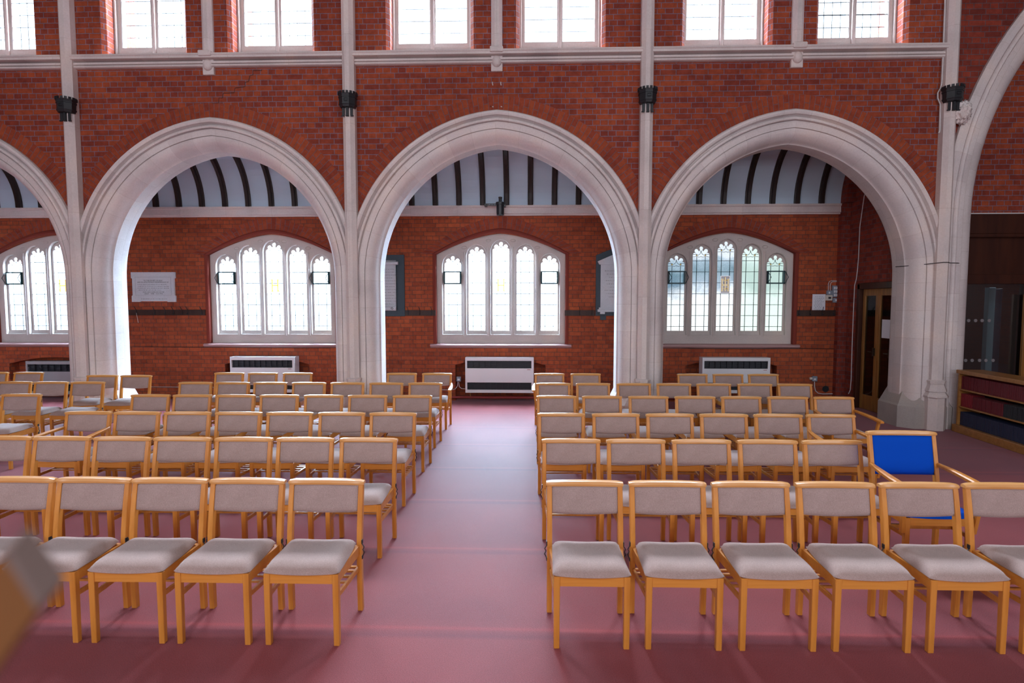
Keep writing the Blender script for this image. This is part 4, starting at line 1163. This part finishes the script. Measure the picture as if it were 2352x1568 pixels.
# pedimented tablet, partly behind the third pier
xl_, zt = PY(1369, 586, YW-.02); zb = PY(1369, 725, YW-.02)[1]; r = thing('memorial_tablet', 'pedimented marble tablet on dark slate, partly behind the pier right of the middle window', 'plaque', (xl_+.42, YW, zb))
H = zt-zb
bm = plate([(-.42, 0), (.42, 0), (.42, H), (0, H+.17), (-.42, H)], [], -.03, 0, .003); box(bm, -.33, -.22, -.03, 0, -.08, .01); box(bm, .22, .33, -.03, 0, -.08, .01); fix(bm); obj('slate_backing', bm, M_slate, r)
bm = plate([(-.33, .14), (.33, .14), (.33, H-.18), (-.33, H-.18)], [], -.05, -.028, .002)
prism(bm, [(-.39, H-.12), (-.36, H-.18), (.36, H-.18), (.39, H-.12), (0, H+.05)], 'y', -.085, -.03)
box(bm, -.36, .36, -.075, -.03, .125, .16, .004); box(bm, -.385, .385, -.085, -.03, .075, .125, .004)
for s in (-1, 1): box(bm, s*.29-.045, s*.29+.045, -.075, -.03, .035, .078, .004)
fix(bm); tb_ = obj('tablet', bm, M_marble, r)
wall_text(tb_, [('', 0, H-.30-.062*k, .50-.08*(k % 3), 'd') for k in range(9)], -.052, M_ink)

# ================================================================== COAT-HOOK BOARDS
def hookboard(label, px0, px1, py0, py1, hooks):
    x0, z1 = PY(px0, py0, YW-.01); x1, z0 = PY(px1, py1, YW-.01)
    r = thing('coat_hook_board', label, 'coat rack', (x0, YW, z0)); L_, H = x1-x0, z1-z0
    bm = nbm(); box(bm, 0, L_, -.022, 0, 0, H, .003); obj('board', bm, M_hookwood, r)
    for px in hooks:
        x = PY(px, py0, YW-.05)[0]-x0; bm = nbm()
        tube(bm, [(x, -.024, H*.2), (x, -.03, H*.75), (x, -.055, H+.01), (x-.006, -.075, H+.045), (x-.012, -.09, H+.065)], .0055, 6)
        tube(bm, [(x, -.026, H*.5), (x, -.05, H*.2), (x, -.065, H*.25), (x, -.07, H*.45)], .0055, 6)
        fix(bm); obj('hook', bm, M_black, r)
    return r
hookboard('long dark coat-hook board under the marble war memorial', 281, 472, 711, 724, (285, 312, 354, 378, 397, 417, 430, 462))
hookboard('short coat-hook board between the scroll tablet and the middle window', 930, 1001, 712, 725, (937, 964, 991))
hookboard('short coat-hook board right of the middle window', 1297, 1366, 712, 725, (1332, 1360))
hookboard('dark coat-hook board under the paper notice by the right-hand window', 1830, 1928, 712, 726, (1836, 1862, 1890, 1916))
# strap hanging from the long board
x, z = PY(314, 722, YW-.05); x2, z2 = PY(316, 741, YW-.05)
bm = nbm(); tube(bm, [(x, YW-.06, z+.03), (x+.004, YW-.05, z-.03), (x2, YW-.03, z2)], .004, 5); o = obj('hanging_cord', bm, M_cream); tag(o, 'pale cord dangling from the long coat-hook board', 'cord')

# ================================================================== SPEAKER ON THE CORNICE
x, z = PY(1149, 474, YW-.24)
r = thing('speaker', 'black cylindrical spotlight fixed on the cornice above the middle window', 'lamp', (x, YW-.24, z))  # taken for a speaker, gives off no light
bm = nbm(); lathe(bm, [(.055, -.17), (.068, -.16), (.072, -.12), (.072, .03), (.066, .05)]); fix(bm); obj('speaker_barrel', bm, M_blackplastic, r)
bm = nbm(); lathe(bm, [(.075, .03), (.085, .035), (.085, .075), (.05, .085)]); fix(bm); obj('collar', bm, M_blackplastic, r)
bm = nbm(); lathe(bm, [(.030, .085), (.030, .15), (.036, .155), (.036, .175), (.02, .18)]); fix(bm); obj('rear_cap', bm, M_blackplastic, r)
bm = nbm(); box(bm, -.26, .02, -.01, .01, .040, .055, .002); box(bm, -.26, .02, -.01, .01, .015, .028, .002)
for k in range(5): box(bm, -.235+k*.05, -.222+k*.05, -.009, .009, .028, .040)
box(bm, -.30, -.25, -.01, .15, .01, .055, .002); box(bm, .0, .10, .0, .16, .0, .05, .002); fix(bm); obj('bracket', bm, M_blackplastic, r)

# ================================================================== SWITCHES, NOTICE, CABLES
def wbox(parent, px0, py0, px1, py1, d, m, name, Yw=YW, bev=.003):
    a, b_ = PY(px0, py0, Yw-d), PY(px1, py1, Yw-d); bm = nbm(); o0 = parent.location
    box(bm, a[0]-o0[0], b_[0]-o0[0], Yw-d-o0[1], Yw-.001-o0[1], b_[1]-o0[2], a[1]-o0[2], bev); fix(bm); return obj(name, bm, m, parent)
x, z = PY(1920, 670, YW); r = thing('light_switch_panel', 'grey nine-gang light switch panel on the brick by the door', 'switch', (x, YW, z))
wbox(r, 1913, 655.5, 1932, 682, .045, M_boxgrey, 'switch_plate')
for a in range(3):
    for b_ in range(3):
        wbox(r, 1916.2+a*5.2, 658.5+b_*8, 1919.4+a*5.2, 664+b_*8, .055, M_white, 'rocker_switch', bev=.001)
x, z = PY(1905, 675, YW); r = thing('thermostat_box', 'cream control box left of the light switch panel', 'switch', (x, YW, z))
wbox(r, 1897.5, 677.5, 1912, 690, .05, M_cream, 'cover'); wbox(r, 1903, 681.5, 1909, 686, .053, M_black, 'display', bev=0); 
x, z = PY(1905, 672, YW); r = thing('junction_box', 'grey junction box above the cream control box', 'switch', (x, YW, z)); wbox(r, 1900, 667, 1912, 677, .04, M_boxgrey, 'cover'); wbox(r, 1904, 670, 1907, 674, .046, M_white, 'rocker_switch', bev=.001)
x, z = PY(1920, 689, YW); r = thing('single_switch', 'small grey single switch under the nine-gang panel', 'switch', (x, YW, z)); wbox(r, 1914, 684, 1926, 694.5, .04, M_boxgrey, 'switch_plate'); wbox(r, 1919, 687, 1922, 691, .046, M_white, 'rocker_switch', bev=.001)
x, z = PY(1880, 694, YW); r = thing('paper_notice', 'white printed notice pinned above the right coat-hook board', 'notice', (x, YW, z))
wbox(r, 1866.5, 675.5, 1895, 713.5, .006, M_paper, 'sheet', bev=0)
ls = []
zz0 = PY(1880, 681, YW)[1]-z
ls = [('', .0, zz0, .13, 'd')]+[('', .0, zz0-.03-.022*k, .17-.02*(k % 3), 'd') for k in range(11)]
wall_text(r, ls, -.0072, M_boxgrey, 'printed_text')
def socket(label, px0, py0, px1, py1):
    x, z = PY((px0+px1)/2, (py0+py1)/2, YW); r = thing('socket_box', label, 'socket', (x, YW, z)); wbox(r, px0, py0, px1, py1, .05, M_boxgrey, 'cover')
    wbox(r, (px0+px1)/2-2.5, (py0+py1)/2-1, (px0+px1)/2+2.5, (py0+py1)/2+3, .056, M_white, 'socket_face', bev=.001); return r
socket('grey socket box low on the brick left of the middle heater', 1048.5, 865, 1058.5, 876)
r = socket('grey socket box with a plug, low on the brick left of the round vent', 1866.5, 864, 1877.5, 875.5); wbox(r, 1861, 866.5, 1866.5, 871.5, .045, M_cream, 'plug')
def cable(label, pts, m, rad, Y=YW-.012, name='conduit', cat='cable'):
    P = [(PY(a, b_, Y)[0], Y, PY(a, b_, Y)[1]) for a, b_ in pts]; bm = nbm(); tube(bm, P, rad, 6); o = obj(name, bm, m); tag(o, label, cat); return o
cable('white cable looping from the right-hand socket box to the foot of the wall', [(1871, 876), (1871, 888), (1873, 897), (1879, 902.5), (1890, 904.5), (1912, 904), (1922, 908), (1934, 908)], M_conduit, .008)
P = [(PX(a, b_, XE-.012)[0], PX(a, b_, XE-.012)[1]) for a, b_ in ((1949, 904), (1953, 895), (1955, 870), (1957, 800), (1960, 720), (1963, 655), (1967, 640), (1970, 615), (1972, 590), (1975, 520), (1985, 450), (1996, 425))]
bm = nbm(); tube(bm, [(XE-.012, y, z) for y, z in P if y < YW-.01], .008, 6); o = obj('cable', bm, M_conduit); tag(o, 'white cable climbing the end wall beside the oak door', 'cable')
cable('thin white cable curving over the switch boxes', [(1902.5, 667), (1902.5, 652), (1905, 646), (1910, 644.5), (1935, 644.5)], M_conduit, .006, name='cable')
cable('second thin white cable down to the junction box', [(1907, 667), (1907, 654), (1909, 648.5), (1913, 646.8), (1936, 646.5)], M_conduit, .006, name='cable')
cable('black cable trunking down to the light switch panel', [(1932.5, 498), (1932, 560), (1930.5, 620), (1928, 640), (1925.5, 655)], M_cable, .018, Y=YW-.022, name='cable')
cable('thin dark cable along the brick below the windows, right of the middle pier', [(1536, 797), (1600, 800), (1700, 801), (1800, 799.5), (1935, 801)], M_cable, .0045, name='cable')
cable('thin dark cable along the brick between the first two piers', [(284, 795), (400, 796), (600, 798), (757, 799)], M_cable, .0035, name='cable')
cable('white cable along the foot of the left aisle wall', [(290, 887.5), (400, 888.5), (520, 889)], M_conduit, .005, name='cable')
cable('white cable from the socket box to the middle heater', [(1053.5, 877), (1055, 888), (1060, 892), (1071, 893)], M_conduit, .006, name='cable')
cable('white cable running left from the socket box', [(1051.5, 877), (1050.5, 886), (1046, 893), (1036, 895), (1010, 895)], M_conduit, .006, name='cable')
x, z = PY(1896, 893, YW); bm = nbm(); rg = [[(x+.062*math.cos(k*PI/10), y, z+.062*math.sin(k*PI/10)) for k in range(20)] for y in (YW-.008, YW-.001)]; loft(bm, rg); fix(bm)
o = obj('wall_vent', bm, M_black); tag(o, 'round black vent low on the brick left of the door', 'vent')
# cable on the rightmost shaft and round the arch springing
def nv(a, b_, Y=8.84): p = PY(a, b_, Y); return (p[0], Y, p[1])
bm = nbm(); tube(bm, [nv(a, b_, 8.90) for a, b_ in ((2171, -10), (2169, 60), (2167, 103), (2172, 108), (2170, 118), (2166, 130), (2163, 190), (2160, 203), (2154, 213), (2154, 226), (2160, 240), (2158.5, 300), (2156, 306))], .010, 6)
o = obj('cable', bm, M_conduit); tag(o, 'white cable running down beside the rightmost stone shaft', 'cable')
zc = PY(2110, 605.5, 8.9)[1]
xs4 = XS[4]; path = [(xs4-.42, 9.28, zc-.02), (xs4-.375, 9.16, zc-.02), (xs4-.30, 9.0, zc-.015), (xs4-.19, 8.905, zc-.005), (xs4-.105, 8.86, zc+.005), (xs4-.04, 8.78, zc+.012), (xs4+.04, 8.78, zc+.012), (xs4+.10, 8.86, zc+.01), (xs4+.25, 8.90, zc+.01), (xs4+.42, 9.0, zc+.005)]
bm = nbm(); tube(bm, path, .006, 6); o = obj('cable', bm, M_cable); tag(o, 'thin black cable strapped round the right-hand pier', 'cable')

# ================================================================== BEHIND THE AISLE DOOR
def fe(loc):
    r = thing('fire_extinguisher', 'red fire extinguisher seen through the glazed door', 'fire extinguisher', loc)
    bm = nbm(); lathe(bm, [(.075, 0), (.08, .01), (.08, .40), (.06, .46), (.03, .48)]); fix(bm); obj('cylinder', bm, M_extred, r)
    bm = nbm(); box(bm, -.05, .03, -.015, .015, .48, .52, .003); tube(bm, [(.03, 0, .5), (.09, 0, .45), (.10, 0, .2)], .01, 6); fix(bm); obj('valve', bm, M_black, r)
a = PX(2043, 870, XE+1.0)
fe((XE+1.0, a[0], .72))
yl, zl_ = PX(2037, 709, XE+.04)
bm = nbm(); yc = (PX(2028, 709, XE+.05)[0], PX(2049, 709, XE+.05)[0]); zc2 = (PX(2040, 777, XE+.05)[1], PX(2040, 734, XE+.05)[1])
box(bm, XE+.045, XE+.047, min(yc), max(yc), zc2[0], zc2[1]); o = obj('paper_notice', bm, M_paper); tag(o, 'blank-looking white sheet on the glass of the aisle door', 'notice')
r = thing('radiator', 'white ribbed radiator in the room behind the aisle door', 'radiator', (XE+1.5, YW+.86, .25))
bm = nbm()
for k in range(18): box(bm, -.6+k*.065, -.55+k*.065, -.06, 0, 0, .6, .006)
box(bm, -.6, .6, -.045, -.015, .02, .06); box(bm, -.6, .6, -.045, -.015, .54, .58); fix(bm); obj('panel', bm, M_white, r)
r = thing('window_casement', 'pale window above the radiator behind the aisle door', 'window', (XE+1.3, YW+.89, 1.2))
bm = plate(rect(-.5, .5, 0, 1.2), [rect(-.44, -.03, .06, 1.14), rect(.03, .44, .06, 1.14)], -.04, 0); obj('casement_frame', bm, M_cream, r)
bm = nbm(); quad(bm, [(-.45, -.01, .05), (.45, -.01, .05), (.45, -.01, 1.15), (-.45, -.01, 1.15)]); obj('glass', bm, glow('lobby_pane', (.6, .68, .66), .6)[0], r)
x, y = PZ(1978, 930)
c2 = copy_thing(proto, (XE+.9, 10.9, 0), 1.2); c2['label'] = 'beech chair dimly seen through the glazed aisle door'; 
if 'group' in c2: del c2['group']

# ================================================================== BOOKCASE AND BOOKS
A = Vector(PZ(2190, 989)+(0,)); B = Vector((PZ(2352, 1043)+(0,))); d = (B-A).normalized(); ang = math.atan2(d.y, d.x)
ztop = PY(2205, 848, A.y)[1]
Lb = 2.2; Db = .34
r = thing('bookcase', 'low oak bookcase of hymn books at the right edge', 'bookcase', (A.x, A.y, 0), ang)
bx = nbm(); box(bx, 0, Lb, -.03, Db, 0, .11, .006); fix(bx); obj('plinth', bx, M_oak, r)
for x in (0.03, Lb-.06):
    bx = nbm(); box(bx, x, x+.03, .01, Db-.01, .11, ztop-.03); obj('side_panel', bx, M_oak, r)
bx = nbm(); box(bx, .01, Lb-.01, -.012, Db+.02, ztop-.055, ztop, .006); obj('top', bx, M_oak, r)
sh_z = [.11, .11+(ztop-.165)*.345, .11+(ztop-.165)*.68]
for z in sh_z[1:]:
    bx = nbm(); box(bx, .06, Lb-.06, .015, Db-.02, z, z+.020, .002); obj('shelf', bx, M_oak, r)
bx = nbm(); box(bx, .05, Lb-.05, Db-.02, Db-.008, .11, ztop-.055); obj('back_panel', bx, M_darkwood, r)
Mb = Matrix.Translation((A.x, A.y, 0)) @ Matrix.Rotation(ang, 4, 'Z')
tmpl = {}
def book(mname, m):
    bm = nbm(); box(bm, 0, 1, 0, 1, 0, 1); return None
def make_book(name, m, label, group, t, h, dp):
    r = thing(name, label, 'book', group=group)
    bm = nbm(); box(bm, 0, .002, 0, dp, 0, h); box(bm, t-.002, t, 0, dp, 0, h)
    rings = [[(t/2-t/2*math.cos(a), -.004*math.sin(a), z) for a in (0, PI/4, PI/2, 3*PI/4, PI)]+[(t, .002, z), (0, .002, z)] for z in (0, h)]
    loft(bm, rings); fix(bm); obj('cover', bm, m, r)
    bm = nbm(); box(bm, .002, t-.002, .002, dp-.004, .004, h-.004); obj('pages', bm, M_pages, r); return r
rowsb = [
 (sh_z[2]+.0205, [('hymn_book', M_redbook2, 'dark red hymn book in the packed top shelf', 'red hymn books on the top shelf', .036, ztop-.055-sh_z[2]-.055, .16, 54)]),
 (sh_z[1]+.0205, [('hymn_book', M_redbook, 'bright red hymn book at the left of the middle shelf', 'bright red books on the middle shelf', .034, .185, .16, 7),
                  ('hymn_book', M_redbook2, 'dark red hymn book in the middle of the middle shelf', 'dark red books on the middle shelf', .036, .168, .16, 16),
                  ('folder', M_blackbook, 'black-bound book at the right of the middle shelf', 'black books on the middle shelf', .040, .17, .18, 28)]),
 (sh_z[0]+.0005, [('song_book', M_bluebook, 'navy song book in the bottom shelf', 'navy song books on the bottom shelf', .024, .195, .16, 82)])]
for z, specs in rowsb:
    x = .062
    for (nm, m, lab, grp, t, h, dp, cnt) in specs:
        b0 = None
        for k in range(cnt):
            if x+t > Lb-.065: break
            dy = .04+random.uniform(0, .006)
            p = Mb @ Vector((x, dy, z))
            if b0 is None: b0 = make_book(nm, m, lab, grp, t, h, dp); o = b0
            else: o = copy_thing(b0, p)
            o.location = p; o.rotation_euler = (0, 0, ang)
            x += t+.0015

# ================================================================== BLURRED LECTERN CLOSE TO THE CAMERA
def near(px, py, t):
    a, b_, z = ray(px, py); return Vector((a*t, b_*t, CH+z*t))
T = .25
M_lect = wood_mat('dark_orange_oak', (.15, .052, .006), (.09, .030, .004), rough=.7, coat=0)
F4 = [near(52, 1222, T), near(140, 1345, T*.985), near(86, 1402, T*.95), near(8, 1282, T*.965)]
n_ = (F4[1]-F4[0]).cross(F4[3]-F4[0]).normalized()
if n_.dot(Vector((0, 0, CH))-Vector((0, 0, 0))) < 0: n_ = -n_
ex = Vector((-.46, -.08, -.66))*.32
lect = thing('lectern', 'out-of-focus oak lectern rail with a pale end, close up at the lower left', 'lectern', (F4[0].x-.22, F4[0].y-.02, 0))
o0 = lect.location
bm = nbm(); loft(bm, [[p-o0 for p in F4], [p+ex-o0 for p in F4]]); fix(bm); obj('desk_rail', bm, M_lect, lect)
bm = nbm(); d_ = ex.normalized()*-.004; loft(bm, [[p-o0+d_*.05 for p in F4], [p+d_-o0 for p in F4]]); fix(bm); obj('end_panel', bm, mat('window_sheen_end', (.12, .078, .066), .7)[0], lect)  # end tone has window light reflected on the wood put into its colour
pe = (F4[0]+F4[2])/2+ex*.92-o0
bm = nbm(); box(bm, pe.x-.03, pe.x+.03, pe.y-.03, pe.y+.03, .03, pe.z); obj('post', bm, M_doorwood, lect)
bm = nbm(); box(bm, pe.x-.18, pe.x+.18, pe.y-.18, pe.y+.18, 0, .03, .004); obj('base', bm, M_doorwood, lect)
# ================================================================== SMALL MARKS ON THE NAVE WALL
def wallmark(name, label, pts, rad, m, Y=YN-.003, cat='fixing'):
    bm = nbm(); tube(bm, [(PY(a, b_, Y)[0], Y, PY(a, b_, Y)[1]) for a, b_ in pts], rad, 5); return tag(obj(name, bm, m), label, cat)
wallmark('hook', 'upper left small metal hook on the brick above the middle arch', [(1131.5, 188), (1131, 191), (1132, 196)], .007, M_conduit)
wallmark('hook', 'upper right small metal hook on the brick above the middle arch', [(1150.5, 188), (1150, 191), (1151, 196)], .007, M_conduit)
wallmark('hook', 'small metal fixing just left of the middle arch apex', [(1131, 244.5), (1133, 246)], .007, M_conduit)
wallmark('hook', 'small metal fixing just right of the middle arch apex', [(1150.5, 244), (1153, 246)], .007, M_conduit)
wallmark('cable_hole', 'round dark hole in the brick at the middle arch apex', [(1126.3, 244.6), (1127.3, 244.6)], .014, M_black, cat='hole')

# stepped crack in the brick above the left arch
P = [(601, 160), (601, 162), (581, 162), (581, 172), (574, 174), (571, 187), (563, 189), (563, 199), (540, 202), (538, 213), (513, 214), (511, 225), (503, 225), (502, 237), (487, 238)]
bm = nbm(); tube(bm, [(PY(a, b_, YN-.001)[0], YN-.001, PY(a, b_, YN-.001)[1]) for a, b_ in P], .0045, 5)
obj('crack', bm, M_cable, bpy.data.objects['wall_arcade'])
